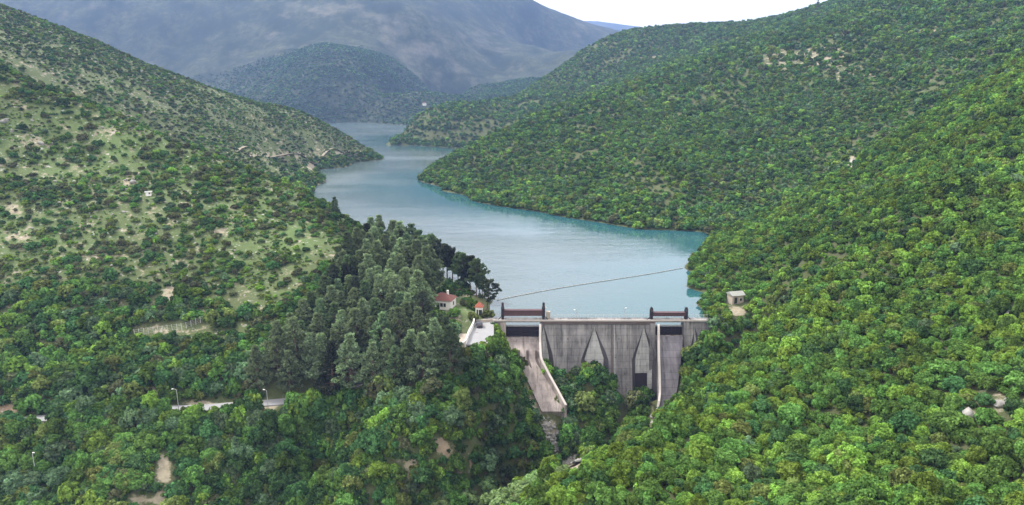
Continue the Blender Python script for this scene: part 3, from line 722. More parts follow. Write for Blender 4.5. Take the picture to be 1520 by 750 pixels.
# ------------------------------------------------------------------ the dam
DO = (28.0, 199.0, 0.0)
dam = tag(empty('concrete_dam', DO), 'grey concrete gravity dam with two gated spillways holding back the lake', 'dam')
ZT = 1.9; ZB = -31.0; Y0 = 199.0
def px(u, d, z):                           # metres to the right for a column of the photograph
    return (u - 760) / F * (d * CP + (CAM_Z - z) * SP)
XL0, XL1, XR0, XR1, XE0, XE1 = px(751, 199, 0), px(802, 199, 0), px(972, 199, 0), px(1014, 199, 0), px(735, 199, 0), px(1054, 199, 0)
def yface(z): return Y0 - .34 * (ZT - z)
def yback(z): return Y0 + .12 - .19 * (ZT - z)
zrows = [ZT, .6, -1, -3, -5, -7, -9, -11, -13, -16, -20, -25, ZB]
def wall(x0, x1, wedges):
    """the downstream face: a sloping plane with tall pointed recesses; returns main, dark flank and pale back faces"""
    mm, dk, pl = MB(), {}, {}
    rows = []
    for z in zrows:
        st = [(x0, 'm')]
        for xc, zt, hi, wid, side in wedges:
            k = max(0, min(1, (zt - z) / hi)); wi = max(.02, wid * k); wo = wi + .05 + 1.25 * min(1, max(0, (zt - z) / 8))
            yf, yb = yface(z), yback(z)
            if z >= zt - .01: yb = yf
            l = [(xc - wo, yf), (xc - wi, yb), (xc, yb + .25 * k), (xc + wi, yb), (xc + wo, yf)]
            if side == 'r': l = [(x0, yb)] + [(x, y) for x, y in l if x > x0 + .05][-2:]
            rows_l = [(min(max(x, x0), x1), y) for x, y in l]
            st.append(rows_l)
        rows.append(st)
    for (ra, za), (rb, zb) in zip(zip(rows, zrows), zip(rows[1:], zrows[1:])):
        fa, fb = [], []
        kinds = []
        def seq(r, z):
            s = [(x0, yface(z))]
            for l in r[1:]: s += l
            return s + [(x1, yface(z))]
        sa, sb = seq(ra, za), seq(rb, zb)
        n = len(sa)
        per = [len(l) for l in ra[1:]]
        kind = ['m']
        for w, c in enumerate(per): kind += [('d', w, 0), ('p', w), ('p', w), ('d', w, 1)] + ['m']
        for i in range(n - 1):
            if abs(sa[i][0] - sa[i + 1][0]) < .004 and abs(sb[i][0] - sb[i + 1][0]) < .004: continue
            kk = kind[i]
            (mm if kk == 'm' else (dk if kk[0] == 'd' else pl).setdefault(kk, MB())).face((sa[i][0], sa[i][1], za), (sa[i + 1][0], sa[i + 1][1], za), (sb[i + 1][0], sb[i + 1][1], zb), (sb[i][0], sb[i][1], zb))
    return mm, dk, pl
wedges = [(px(807, 199, 0), .9, 11, 1.8, 'c'), (px(882, 199, 0), .4, 9.5, 2.9, 'c'), (px(955.5, 199, 0), .4, 9.5, 2.6, 'c')]
# central block, then the block at the right abutment
for x0, x1, wd in ((XL1, XR0, wedges), (XR1, XE1, [(px(1031, 199, 0), .4, 10, 1.0, 'c')]), (XE0 - 6, XL0, [])):
    mm, dk, pl = wall(x0, x1, wd)
    mm.build('face_panel', M_DAM, dam, DO)
    for q in dk.values(): q.build('recess_flank', M_DAMDARK, dam, DO)  # shade of the recess sides put into the colour as darker concrete
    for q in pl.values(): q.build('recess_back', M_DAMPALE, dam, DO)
    bb = MB(); bb.box(x0, x1, Y0 + .6, 202.2, ZB, ZT + .09)
    if wd: bb.face((x0, yface(ZB), ZB), (x0, Y0 + .6, ZB), (x0, Y0 + .6, ZT - .02), (x0, Y0, ZT - .02)); bb.face((x1, yface(ZB), ZB), (x1, Y0 + .6, ZB), (x1, Y0 + .6, ZT - .02), (x1, Y0, ZT - .02))
    bb.build('dam_body', M_DAM, dam, DO)
# expansion joints and a dark block low in a recess
for u, w in ((907, .22), (911, .10), (844, .05), (933, .05)):
    x = px(u, 199, -2); jb = MB()
    jb.prism([(yface(1.2) - .05, 1.2), (yface(ZB) - .05, ZB), (yface(ZB) + .3, ZB), (yface(1.2) + .3, 1.2)], 'x', x - w, x + w)
    jb.build('expansion_joint', M_STAIN if w != .10 else M_DAMPALE, dam, DO)
xo = px(957, 188, -15)
ob = MB(); ob.prism([(yback(-13.6) - .1, -13.6), (yback(-13.6) + 1, -13.6), (yback(-19.5) + 1, -19.5), (yback(-19.5) - .1, -19.5)], 'x', xo - 2.35, xo + 2.2); ob.build('dark_recess_block', M_DARKMETAL, dam, DO)
for u, v in ((843, 506), (919, 506), (875, 540), (912, 530), (925, 551)):
    x, y, z = P(u, v, 194); z = CAM_Z - (CAM_Z - z); h = MB()
    zz = (CAM_Z + ray(u, v)[2] / ray(u, v)[1] * Y0); zz = zz + 1.2
    h.box(px(u, 197, zz) - .16, px(u, 197, zz) + .16, yface(zz) - .04, yface(zz) + .1, zz - .16, zz + .16); h.build('drain_hole', M_DARKMETAL, dam, DO)
# crest road, parapets, pale coping
dk = MB(); dk.box(XE0 - 6, XE1, Y0 - .45, 202.2, ZT + .1, ZT + .42); deck = dk.build('crest_deck', M_DAM, dam, DO)
pp = MB(); pp.box(XE0 - 6, XE1, Y0 - .48, Y0 - .25, ZT + .423, ZT + .72); pp.box(XE0 - 6, XE1, Y0 - .56, Y0 - .18, ZT + .723, ZT + .86); pp.build('parapet', M_COPING, dam, DO)
st = MB(); st.box(XL1, XR0, Y0 - .50, Y0 - .452, ZT - .5, ZT + .40); st.build('damp_band', M_STAIN, dam, DO)
rl = MB()
for x in np.arange(XE0, XE1, 2.4): rl.box(x - .04, x + .04, 202.05, 202.13, ZT + .42, ZT + 1.45)
for z in (.95, 1.42): rl.box(XE0, XE1, 202.06, 202.12, ZT + z, ZT + z + .06)
rl.build('railing', M_BARESTEEL, dam, DO)
# spillway bays: sill, piers, gate, hoist frame
def bay(x0, x1, sill_y, sill_z, top_h, beam_lo, beam_hi, chute, colmat):
    s = MB(); s.prism([(Y0 - 1.4, sill_z), (Y0 + .4, sill_z + .55), (Y0 + 2.4, sill_z + .5), (202.3, sill_z - 2), (202.3, ZB), (Y0 - 1.4, ZB)], 'x', x0, x1); s.build('spillway_sill', M_CHUTE, dam, DO)
    g = MB(); gy = 200.3
    g.box(x0 + .12, x1 - .12, gy, gy + .35, sill_z + .45, .22)
    for z in np.linspace(sill_z + .9, -.3, 4): g.box(x0 + .15, x1 - .15, gy - .45, gy - .003, z - .10, z + .10)
    for x in np.linspace(x0 + .8, x1 - .8, 7): g.box(x - .09, x + .09, gy - .33, gy - .004, sill_z + .5, .1)
    gate = g.build('spillway_gate', M_GATE, dam, DO)
    t = MB(); t.box(x0 + .12, x1 - .12, gy - .5, gy + .4, .224, .42); t.build('gate_rim', M_WHITEMETAL, gate)
    gate.children[0].parent = gate
    gate.children[0].data.transform(Matrix.Translation((-DO[0], -DO[1], -DO[2])))
    hf = MB(); zb_ = ZT + .42
    hf.box(x0 - .9, x1 + .9, 199.7, 200.9, beam_lo + .18, beam_hi - .18)
    hf.box(x0 - .9, x1 + .9, 199.55, 201.05, beam_hi - .177, beam_hi); hf.box(x0 - .9, x1 + .9, 199.55, 201.05, beam_lo, beam_lo + .177)
    fr = hf.build('hoist_frame', M_MAROON, dam, DO)
    for x in np.linspace(x0 + .6, x1 - .6, 6):
        r_ = MB(); r_.box(x - .06, x + .06, 199.6, 199.697, beam_lo + .18, beam_hi - .18); r_.build('stiffener', M_MAROON, fr, DO)
    for x, sg in ((x0 - 1.0, -1), (x1 + 1.0, 1)):
        u_ = MB()
        u_.prism([(199.3, zb_), (201.3, zb_), (201.2, beam_hi + .4), (200.6, top_h), (200.1, top_h), (199.4, beam_hi + .4)], 'x', x - .36, x + .36)
        u_.prism([(x - .48, beam_lo - .5), (x + .48, beam_lo - .5), (x + .48, beam_hi + .6), (x + .18, top_h + .1), (x - .18, top_h + .1), (x - .48, beam_hi + .6)], 'y', 199.85, 200.75)
        up = u_.build('upright', M_DARKMETAL, fr, DO)
        br = MB(); br.tube([(x, 199.6, beam_lo + .2), (x + sg * 1.6, 199.6, zb_)], .13); br.build('brace', M_DARKMETAL, fr, DO)
        sh = MB(); sh.tube([(x - .5, 200.3, beam_hi + .5), (x + .5, 200.3, beam_hi + .5)], .5, 12); sh.build('sheave', M_DARKMETAL, fr, DO)
bay(XL0, XL1, 199, -3.7, 7.7, 3.75, 5.5, 'l', M_DAM)
bay(XR0, XR1, 199, -3.15, 6.2, 3.6, 4.75, 'r', M_DAM)
# piers between bay and face
for x0, x1 in ((XL0 - 1.7, XL0), (XL1, XL1 + .6), (XR0 - 1.7, XR0), (XR1, XR1 + 1.7)):
    p_ = MB(); p_.prism([(Y0 - .42, ZT + .09), (Y0 - 2.6, -6.5), (Y0 - 2.6, ZB), (202.1, ZB), (202.1, ZT + .09)], 'x', x0 + .002, x1 - .002)
    p_.build('pier', M_DAM if x0 > 0 else M_CHUTE, dam, DO)
cb = MB(); cb.box(XL1 + 1.9, XL1 + 3.1, 200.2, 201.4, ZT + .42, ZT + 2.9); cb.build('control_box', M_BEIGEWALL, dam, DO)
# chutes with their side walls
def chute(C_, keep, wall_r, wall_l, mat, flare):
    n = 28; t = np.linspace(0, len(C_) - 1, n)
    q = np.stack([np.interp(t, np.arange(len(C_)), C_[:, k]) for k in range(4)], 1)
    q[1:-1] = (q[:-2] + 2 * q[1:-1] + q[2:]) / 4
    b = MB(); b.quadstrip([[(r[2] - .3, r[0], r[1]), (r[3] + .3, r[0], r[1]), (r[3] + .3, r[0] + 2.2, r[1] - 4.5), (r[2] - .3, r[0] + 2.2, r[1] - 4.5)] for r in q])
    c = b.build('spillway_chute', mat, dam, DO)
    for side, h, th in ((3, wall_r, .55), (2, wall_l, .55)):
        if not h: continue
        rings, cop = [], []
        sg = 1 if side == 3 else -1
        for i, r in enumerate(q):
            x0 = r[side] + sg * .05; x1 = x0 + sg * th; hh = h * (1 + .15 * math.sin(i * .2)); yb = r[0]
            zt = r[1] + hh
            if i < 5: zt = zt + (ZT - .2 - zt) * (1 - i / 5) ** 1.3 if side == keep else zt
            rings.append([(x0, yb - .2, r[1] - 2.5), (x0, yb - .2, zt), (x1, yb - .2, zt), (x1, yb - .2, r[1] - 6)])
            cop.append([(x0 - sg * .06, yb - .2, zt + .004), (x0 - sg * .06, yb - .2, zt + .2), (x1 + sg * .06, yb - .2, zt + .2), (x1 + sg * .06, yb - .2, zt + .004)])
        if flare and side == flare[0]:
            for dx, dy, dz in flare[1]:
                rings.append([(p[0] + dx, p[1] + dy, p[2] + dz) for p in rings[-1]]); cop.append([(p[0] + dx, p[1] + dy, p[2] + dz) for p in cop[-1]])
        w = MB(); w.quadstrip(rings); wo = w.build('training_wall', M_CHUTE if mat is M_CHUTE else M_DAM, dam, DO)
        w = MB(); w.quadstrip(cop); w.build('coping', M_COPING, wo, DO)
    return c, q
cl, ql = chute(CL, 3, 2.3, 0, M_CHUTE, None)
cr, qr = chute(CR, 2, 0, 2.4, M_CHUTEDARK, (2, [(-.5, -1.0, -1.5), (-.9, -1.2, -1.8), (-1.3, -1.4, -1.8), (-1.6, -1.5, -1.5)]))
for u, v in ((770, 524), (783, 526), (796, 528)):         # baffle blocks with damp streaks running from them
    i = 3; y = 194.0; z = np.interp(y, CL[::-1, 0], CL[::-1, 1]); x = px(u, y, z)
    k = MB(); k.prism([(y - 1.3, z - 1.2), (y + .5, z - .3), (y + .5, z + 1.0), (y - .3, z + 1.0)], 'x', x - .35, x + .35); k.build('baffle_block', M_STAIN, cl, DO)
    s_ = MB(); ys = [y - 1.3, y - 2.4, y - 3.4]; xs = [x, x + .5, x + 1.1]
    zz = [np.interp(a, ql[::-1, 0], ql[::-1, 1]) + .05 for a in ys]
    s_.face((xs[0] - .4, ys[0], zz[0]), (xs[0] + .4, ys[0], zz[0]), (xs[1] + .45, ys[1], zz[1]), (xs[1] - .4, ys[1], zz[1])); s_.face((xs[1] - .4, ys[1], zz[1]), (xs[1] + .45, ys[1], zz[1]), (xs[2] + .15, ys[2], zz[2]), (xs[2] - .1, ys[2], zz[2]))
    s_.build('damp_streak', M_STAIN, cl, DO)

# street lamps standing on the crest and along the road
def lamp(label, base, h, arm, grp, name='street_lamp', s=1):
    r = tag(empty(name, base), label, 'street lamp', grp)
    m_ = MB(); m_.tube([(base[0], base[1], base[2] - .3), (base[0], base[1], base[2] + h)], [.11 * s, .06 * s], 8); m_.build('pole', M_WHITEMETAL if arm else M_WOOD, r, base)
    if arm:
        a = MB(); a.tube([(base[0], base[1], base[2] + h), (base[0] + arm * .5, base[1] - .2, base[2] + h + .35), (base[0] + arm, base[1] - .3, base[2] + h + .4)], .05 * s, 6); a.build('arm', M_WHITEMETAL, r, base)
        x = base[0] + arm; l = MB(); hs = .3; l.quadstrip([[(x - hs, base[1] - .4, base[2] + h + .36), (x + hs, base[1] - .4, base[2] + h + .36), (x + hs, base[1] - .16, base[2] + h + .36), (x - hs, base[1] - .16, base[2] + h + .36)], [(x - .2, base[1] - .36, base[2] + h + .5), (x + .2, base[1] - .36, base[2] + h + .5), (x + .2, base[1] - .2, base[2] + h + .5), (x - .2, base[1] - .2, base[2] + h + .5)]]); l.build('lamp_head', M_WHITE, r, base)
    return r
zc = ZT + .42
lamp('thin lamp post on the dam crest, just left of the right hoist frame', (px(926, 201.6, zc), 201.6, zc), 3.0, .5, 'lamps on the dam crest')
lamp('thin lamp post on the dam crest, right of the left hoist frame', (px(855, 201.6, zc), 201.6, zc), 2.4, -.5, 'lamps on the dam crest')
lamp('thin lamp post beside the control box and left hoist frame on the dam', (px(807.5, 201.6, zc), 201.6, zc), 3.2, .5, 'lamps on the dam crest')
lamp('white headed street lamp beside the road below the shrub slope', ground(266, 613, 100, 260), 6.6, -.9, 'lamps along the hillside road')
lamp('street lamp by the road where the pine wood begins', ground(398, 606, 100, 260), 5.0, -.6, 'lamps along the hillside road')
lamp('lone pale topped lamp post among trees below the road', ground(55, 714, 100, 260), 7.2, .5, 'lamps along the hillside road')

# floating boom across the water
A0, A1 = W(738, 446), W(1014, 398)
bp = [(A0[0] + (A1[0] - A0[0]) * t, A0[1] + (A1[1] - A0[1]) * t + 5.0 * math.sin(t * math.pi) * (.7 - t), .12) for t in np.linspace(0, 1, 60)]
bo = MB(); bo.tube(bp, .08, 6)
for i in range(0, 59):
    x, y, z = bp[i]; x2, y2, _ = bp[i + 1]; bo.tube([(x, y, .12), (x + (x2 - x) * .55, y + (y2 - y) * .55, .12)], .17, 8)
tag(bo.build('floating_boom', M_BUOY), 'long line of floats strung across the lake above the dam', 'floating boom')

# ------------------------------------------------------------------ buildings and walls by the dam
def hip_roof(b, x0, x1, y0, y1, z, h, over=.4, gable=False):
    x0 -= over; x1 += over; y0 -= over; y1 += over; ym = (y0 + y1) / 2; i = 0 if gable else (y1 - y0) / 2
    a = [(x0, y0, z), (x1, y0, z), (x1, y1, z), (x0, y1, z)]; r0, r1 = (x0 + i, ym, z + h), (x1 - i, ym, z + h)
    b.face(a[0], a[1], r1, r0); b.face(a[2], a[3], r0, r1); b.face(a[1], a[2], r1); b.face(a[3], a[0], r0); b.face(*a[::-1])
    b.v += []; return b
def house(name, label, cat, c, w, d, h, rh, rz, roofmat, wallmat, wins, gable=False, door=None, chimney=True, over=.4):
    r = tag(empty(name, c, rz), label, cat)
    wl = MB(); wl.box(-w / 2, w / 2, -d / 2, d / 2, -2.5, h); wobj = wl.build('wall', wallmat, r)
    rf = hip_roof(MB(), -w / 2, w / 2, -d / 2, d / 2, h + .003, rh, over, gable).build('roof', roofmat, r)
    if chimney: ch = MB(); ch.box(w * .18, w * .18 + .6, .1, .7, h + rh * .4, h + rh + .7); ch.build('chimney', wallmat, rf)
    for side, p, z0, ww, hh in wins:
        f, g = MB(), MB()
        if side == 'f':
            f.box(p - ww / 2 - .08, p + ww / 2 + .08, -d / 2 - .06, -d / 2 - .003, z0 - .08, z0 + hh + .08); g.box(p - ww / 2, p + ww / 2, -d / 2 - .09, -d / 2 - .063, z0, z0 + hh)
        else:
            f.box(w / 2 + .003, w / 2 + .06, p - ww / 2 - .08, p + ww / 2 + .08, z0 - .08, z0 + hh + .08); g.box(w / 2 + .063, w / 2 + .09, p - ww / 2, p + ww / 2, z0, z0 + hh)
        fo = f.build('window', M_WHITE, r); g.build('pane', M_GLASS, fo)
    if door:
        q = MB(); q.box(door - .5, door + .5, -d / 2 - .07, -d / 2 - .003, 0, 2.05); q.build('door', M_GLASS, r)
    return r
hx, hy, hz = ground(657, 461, 150, 260); HC = (px(657, 209, hz), 210.5, hz + .15)
house('white_house', 'white walled house with a brown red hipped roof between the pine wood and grassy bank', 'house', HC, 7.0, 5.4, 2.9, 1.9, R(-14), M_REDROOF, M_WHITE,
      [('f', -2.2, .9, .95, 1.2), ('f', .5, .9, .9, 1.2), ('f', 1.55, .9, .8, 1.2), ('s', 0, .9, .9, 1.2)], door=-.7)
gx, gy, gz_ = W(711.5, 474, 2.4); 
house('gatehouse', 'tiny white gatehouse with a bright orange red roof at the car park head', 'gatehouse', (px(711.5, 204.5, 3), 204.5, 2.35), 2.1, 2.0, 2.9, 1.5, R(-6), M_ORANGEROOF, M_WHITE, [('f', -.45, .6, .5, 1.5), ('s', 0, 1.2, .6, .9)], chimney=False, over=.32, door=.5)
ux, uy, uz = ground(1094, 452, 150, 300)
HUT = (ux, uy + 2, uz + .2)
house('stone_hut', 'small beige hut with a pale grey sheet roof on the right bank above the dam', 'hut', HUT, 4.1, 3.4, 2.7, 1.0, R(14), M_GREYROOF, M_BEIGEWALL, [('f', .9, .8, .8, .9)], gable=True, chimney=False, door=-.9)
fx, fy, fz = ground(630, 156, 1600, 2600)
house('lakeside_house', 'tiny white house at the far end of the lake', 'house', (fx, fy, fz + .5), 9, 7, 3.4, 2.2, R(10), M_REDROOF, M_WHITE, [('f', -2.6, .9, 1.2, 1.4), ('f', 0, .9, 1.2, 1.4), ('f', 2.6, .9, 1.2, 1.4)], chimney=False)
rx, ry, rzz = ground(221, 290, 150, 400)
house('ruined_hut', 'little white block hut alone on the shrub covered left slope', 'hut', (rx, ry, rzz), 2.0, 1.7, 1.3, .4, R(20), M_GREYROOF, M_WHITE, [('f', .4, .5, .6, .7)], gable=True, chimney=False)
# white curving wall along the access road, terrace wall beside it
wp = smooth_path([W(704, 474, 2.4), W(703.5, 483, 2.4), W(699, 492, 2.4), W(694.5, 500, 2.4), W(694, 506, 2.4), W(690.5, 512.5, 2.2)], 24)
def wallrun(path, th, h, name, mat, label, cat):
    b = MB(); rings = []
    for i in range(len(path)):
        t = path[min(i + 1, len(path) - 1)] - path[max(i - 1, 0)]; nn = np.array([-t[1], t[0], 0]); nn = nn / np.linalg.norm(nn) * th / 2
        a, c = path[i] - nn, path[i] + nn; z = path[i][2]
        rings.append([(a[0], a[1], z - 1.5), (a[0], a[1], z + h), (c[0], c[1], z + h), (c[0], c[1], z - 1.5)])
    b.quadstrip(rings); return tag(b.build(name, mat), label, cat)
wallrun(wp, .38, 1.35, 'roadside_wall', M_WHITE, 'white curving parapet wall on the left of the car park by the dam', 'wall')
wallrun(smooth_path([W(679, 515, 1.6), W(684, 514.5, 1.6), W(690, 513.5, 1.8)], 8), .45, 1.3, 'terrace_wall', M_WHITE, 'short white retaining wall under the beige terrace beside the pines', 'wall')
b = MB(); tp = [W(677, 512, 2.6), W(692, 510, 2.6), W(694, 496, 2.6), W(680, 495, 2.6)]; b.prism([(p[0], p[1]) for p in tp], 'z', .4, 2.7); tag(b.build('terrace', M_BEIGEWALL), kind='structure')
wallrun(smooth_path([W(713, 478.3, 2.4), W(722, 477.6, 2.4), W(731, 477, 2.4)], 8), .35, .75, 'low_kerb_wall', M_BEIGEWALL, 'low pale wall closing the head of the car park by the gatehouse', 'wall')
wallrun(smooth_path([P(1064, 476, 204), P(1074, 474, 206), P(1084, 470, 208)], 8), .5, 1.8, 'retaining_wall', M_DAMDARK, 'dark stained retaining wall on the bank at the dam right end', 'wall')
# fence on the shrub slope
fp = [ground(u, v, 150, 260) for u, v in np.stack([np.linspace(200, 312, 17), np.interp(np.linspace(200, 312, 17), [200, 245, 275, 312], [499, 493, 489, 474])], 1)]
fr = tag(empty('wire_fence', fp[8]), 'pale wire fence with leaning posts on the shrub slope above the road', 'fence')
for p in fp:
    q = MB(); q.tube([(p[0], p[1], p[2] - .3), (p[0] + random.uniform(-.08, .08), p[1], p[2] + 2.1)], .075, 6); q.build('post', M_BARESTEEL, fr, fp[8])
q = MB()
for k in (.4, .9, 1.4, 1.9): q.tube([(p[0], p[1], p[2] + k) for p in fp], .022, 4)
q.build('wire', M_BARESTEEL, fr, fp[8])
# parked car
cx_, cy_, cz_ = W(711.5, 484.5, 2.32)
car = tag(empty('parked_car', (cx_, cy_, 2.33), R(8)), 'small dark car parked beside the white wall at the car park head', 'car')
prof = [(-1.9, .32), (-1.93, .75), (-1.75, .95), (-1.45, 1.38), (-1.2, 1.46), (.2, 1.46), (.85, 1.02), (1.75, .86), (1.95, .6), (1.9, .32)]
cbm = MB(); cbm.quadstrip([[(x * s, y, z) for y, z in prof] for x, s in ((-.84, 1), (-.80, 1), (.80, 1), (.84, 1))]); bd = cbm.build('body', M_CARPAINT, car, bevel=.05)
gl = MB(); gl.quadstrip([[(-.66, -1.725, 1.0), (.66, -1.725, 1.0), (.58, -1.49, 1.34), (-.58, -1.49, 1.34)], [(-.66, -1.76, 1.0), (.66, -1.76, 1.0), (.58, -1.53, 1.34), (-.58, -1.53, 1.34)]]); gl.build('rear_window', M_GLASS, car)
for s in (-1, 1):
    for y in (-1.25, 1.25):
        wq = MB(); wq.tube([(s * .70, y, .32), (s * .88, y, .32)], .33, 16); wo = wq.build('wheel', M_TYRE, car)
        hq = MB(); hq.tube([(s * .881, y, .32), (s * .895, y, .32)], .19, 10); hq.build('rim', M_WHITEMETAL, wo)
    t = MB(); t.box(s * .62 - .12, s * .62 + .12, -1.97, -1.92, .72, .9); t.build('tail_light', M_ORANGEROOF, car)
    sw = MB(); sw.box(s * .845 - .012, s * .845 + .012, -1.0, .25, 1.02, 1.36); sw.build('side_window', M_GLASS, car)
# lattice mast on the skyline
mx, my, mz = ground(1213, 16, 900, 1600)
mast = tag(empty('power_pylon', (mx, my, mz)), 'tiny lattice pylon on the wooded skyline', 'pylon')
q = MB()
for sx in (-1, 1):
    for sy in (-1, 1): q.tube([(sx * 1.6, sy * 1.6, -2), (sx * .25, sy * .25, 16)], .16, 4)
for k in range(6):
    w0, w1 = 1.6 - k * .24, 1.6 - (k + 1) * .24; z0, z1 = k * 2.6, (k + 1) * 2.6
    for sy in (-1, 1): q.tube([(-w0, sy * w0, z0), (w1, sy * w1, z1)], .09, 4)
for v in q.v: pass
q.build('lattice_tower', M_DARKMETAL, mast); q2 = MB(); q2.tube([(-3.4, 0, 13.5), (3.4, 0, 13.5)], .16, 4); q2.build('crossarm', M_DARKMETAL, mast)
# ------------------------------------------------------------------ planting
TN = list(TINT)
HOLES = [(725,740,52,11),(340,603,24,3),(925,590,14,46),(967,612,11,24),(993,560,17,48),(822,650,9,26),(658,450,20,12),(711,462,8,14),(711,490,20,18),(690,495,14,16),(690,468,12,14),(1094,442,11,10),(1095,462,12,6),(738,470,3,8),(768,512,15,7),(787,545,13,18),(815,588,13,22),
         (870,500,66,34),(950,505,14,52),(920,550,10,40),(900,540,8,40),(992,540,24,58),(967,600,10,34),(1035,482,18,8),(1020,490,14,14),(905,655,18,7),(845,690,24,8),(810,630,10,12),
         (402,599,28,5),(282,606,36,4),(30,623,42,4),(255,489,56,5),(690,692,16,6),(243,700,9,20),(215,743,30,8),(655,665,10,6),(690,514,14,6),(461,246,6,6),(1442,622,6,10),(1482,602,9,5),(1265,240,6,9),(1472,668,6,4),(221,288,6,5),(60,214,10,5),(630,154,4,4),
         (10,608,18,5),(770,480,36,24),(745,490,5,12),(222,584,8,5),(1228,626,6,7),(1500,468,10,4),(740,440,40,18),(55,692,5,22),(266,592,6,22),(398,592,5,14)]
def blocked(x, y, z, h):
    bad = np.zeros(len(x), bool)
    for f in (0., .5, .95):
        u, v = project(x, y, z + h * f)
        for cu, cv, ru, rv in HOLES: bad |= ((u - cu) / ru) ** 2 + ((v - cv) / rv) ** 2 < 1
    return bad
def lattice(y0, y1, s, g, a0=-.95, a1=.95):
    X, Y = [], []
    y = y0
    while y < y1:
        x = np.arange(a0 * y, a1 * y, s) + g.uniform(0, s)
        X.append(x + g.uniform(-.5, .5, len(x)) * s); Y.append(y + g.uniform(-.5, .5, len(x)) * s); y += s
    return np.concatenate(X), np.concatenate(Y)
def road_near(x, y, r):
    d = np.full(len(x), 1e9)
    for p in road[::2]: d = np.minimum(d, np.hypot(x - p[0], y - p[1]))
    return d < r
def keep_common(x, y, z, h, zmin=.6):
    k = np.ones(len(x), bool)
    k &= ~((y > 203) & (z < zmin))
    k &= ~road_near(x, y, 3.3)
    k &= ~inside(park, x, y)
    k &= ~((x > XE0 - 1) & (x < XE1 - 1) & (y > 197.2) & (y < 207))
    for C_ in (CL, CR):
        s = C_[::-1]; xl = np.interp(y, s[:, 0], s[:, 2]); xr = np.interp(y, s[:, 0], s[:, 3])
        k &= ~((y > s[0, 0] - 2) & (y < 200) & (x > xl - 1.5) & (x < xr + 1.5))
    for c, r in ((HC, 6.5), (HUT, 4), ((px(711.5, 204.5, 3), 204.5), 3.2), ((rx, ry), 2.6), ((fx, fy), 12)): k &= np.hypot(x - c[0], y - c[1]) > r
    k &= ~blocked(x, y, z, h)
    return k
def wpick(g, n, weights): 
    w = np.array(weights, float); return g.choice(len(w), n, p=w / w.sum())
class Cover: pass
def plant(y0, y1, s, seed, where, rlo, rhi, tints, dens=None, hz=(.75, 1.3), a0=-.95, a1=.95, zmin=.3, sink=.12, rpow=1.4):
    g = np.random.default_rng(seed)
    x, y = lattice(y0, y1, s, g, a0, a1); k = where(x, y); x, y = x[k], y[k]; z = height(x, y)
    r = rlo + (rhi - rlo) * g.random(len(x)) ** rpow
    k = keep_common(x, y, z, r * 1.5, zmin)
    if dens is not None: k &= g.random(len(x)) < dens(x, y)
    vis_u, vis_v = project(x, y, z + r)
    k &= (y < 60) | visible(x, y, z + r * 2.6)            # leave out what nothing in view could show
    k &= (vis_u > -260) & (vis_u < 1780) & (vis_v < 900) & (vis_v > -160)
    c = Cover(); c.x, c.y, c.z, c.r = x[k], y[k], z[k] - sink * r[k], r[k]; n = k.sum()
    c.t = wpick(g, n, [tints.get(t, 0) for t in TN]); c.h = g.uniform(*hz, n); c.rz = g.uniform(0, 6.283, n); c.v = g.integers(0, 100, n)
    return c
def join(*cs):
    c = Cover()
    for k in ('x', 'y', 'z', 'r', 't', 'h', 'rz', 'v'): setattr(c, k, np.concatenate([getattr(q, k) for q in cs]))
    return c
def sub(c, m):
    q = Cover()
    for k in ('x', 'y', 'z', 'r', 't', 'h', 'rz', 'v'): setattr(q, k, getattr(c, k)[m])
    return q
is_right = lambda x, y: x > axis_x(y)
clump = lambda x, y, sc: fbm(x / sc + 5, y / sc + 5, 3)
pine_zone_px = [(530,395),(560,378),(610,395),(640,420),(640,450),(625,480),(672,520),(694,560),(610,582),(520,592),(440,600),(380,588),(395,555),(455,505),(490,455)]
def in_px(poly, x, y, z):
    u, v = project(x, y, z); return inside(poly, u, v)
not_pine = lambda x, y: ~in_px(pine_zone_px, x, y, height(x, y))

RIGHT_T = {'bright green': .32, 'mid green': .48, 'dark green': .13, 'olive green': .05, 'grey green': .02}
LOW_T = {'bright green': .10, 'mid green': .34, 'dark green': .30, 'olive green': .10, 'grey green': .12, 'brownish green': .04}
SLOPE_T = {'bright green': .06, 'mid green': .26, 'dark green': .26, 'olive green': .12, 'grey green': .06, 'brownish green': .24}
def dG(x, y): return np.clip(1.02 - amap(bare, x, y) * 1.5, 0, 1)
G_ = join(plant(56, 150, 1.7, 1, lambda x, y: is_right(x, y), .7, 1.7, RIGHT_T, dG),
          plant(150, 345, 2.1, 2, lambda x, y: is_right(x, y), .8, 2.0, RIGHT_T, dG),
          plant(56, 170, 6.5, 3, lambda x, y: is_right(x, y), 1.6, 2.4, RIGHT_T, dG, (.9, 1.3)))
def below_road(x, y): return y < np.interp(x, road[:, 0], road[:, 1]) - 1
def dL(x, y): return np.clip(1.05 - amap(bare, x, y) * 1.2, 0, 1)
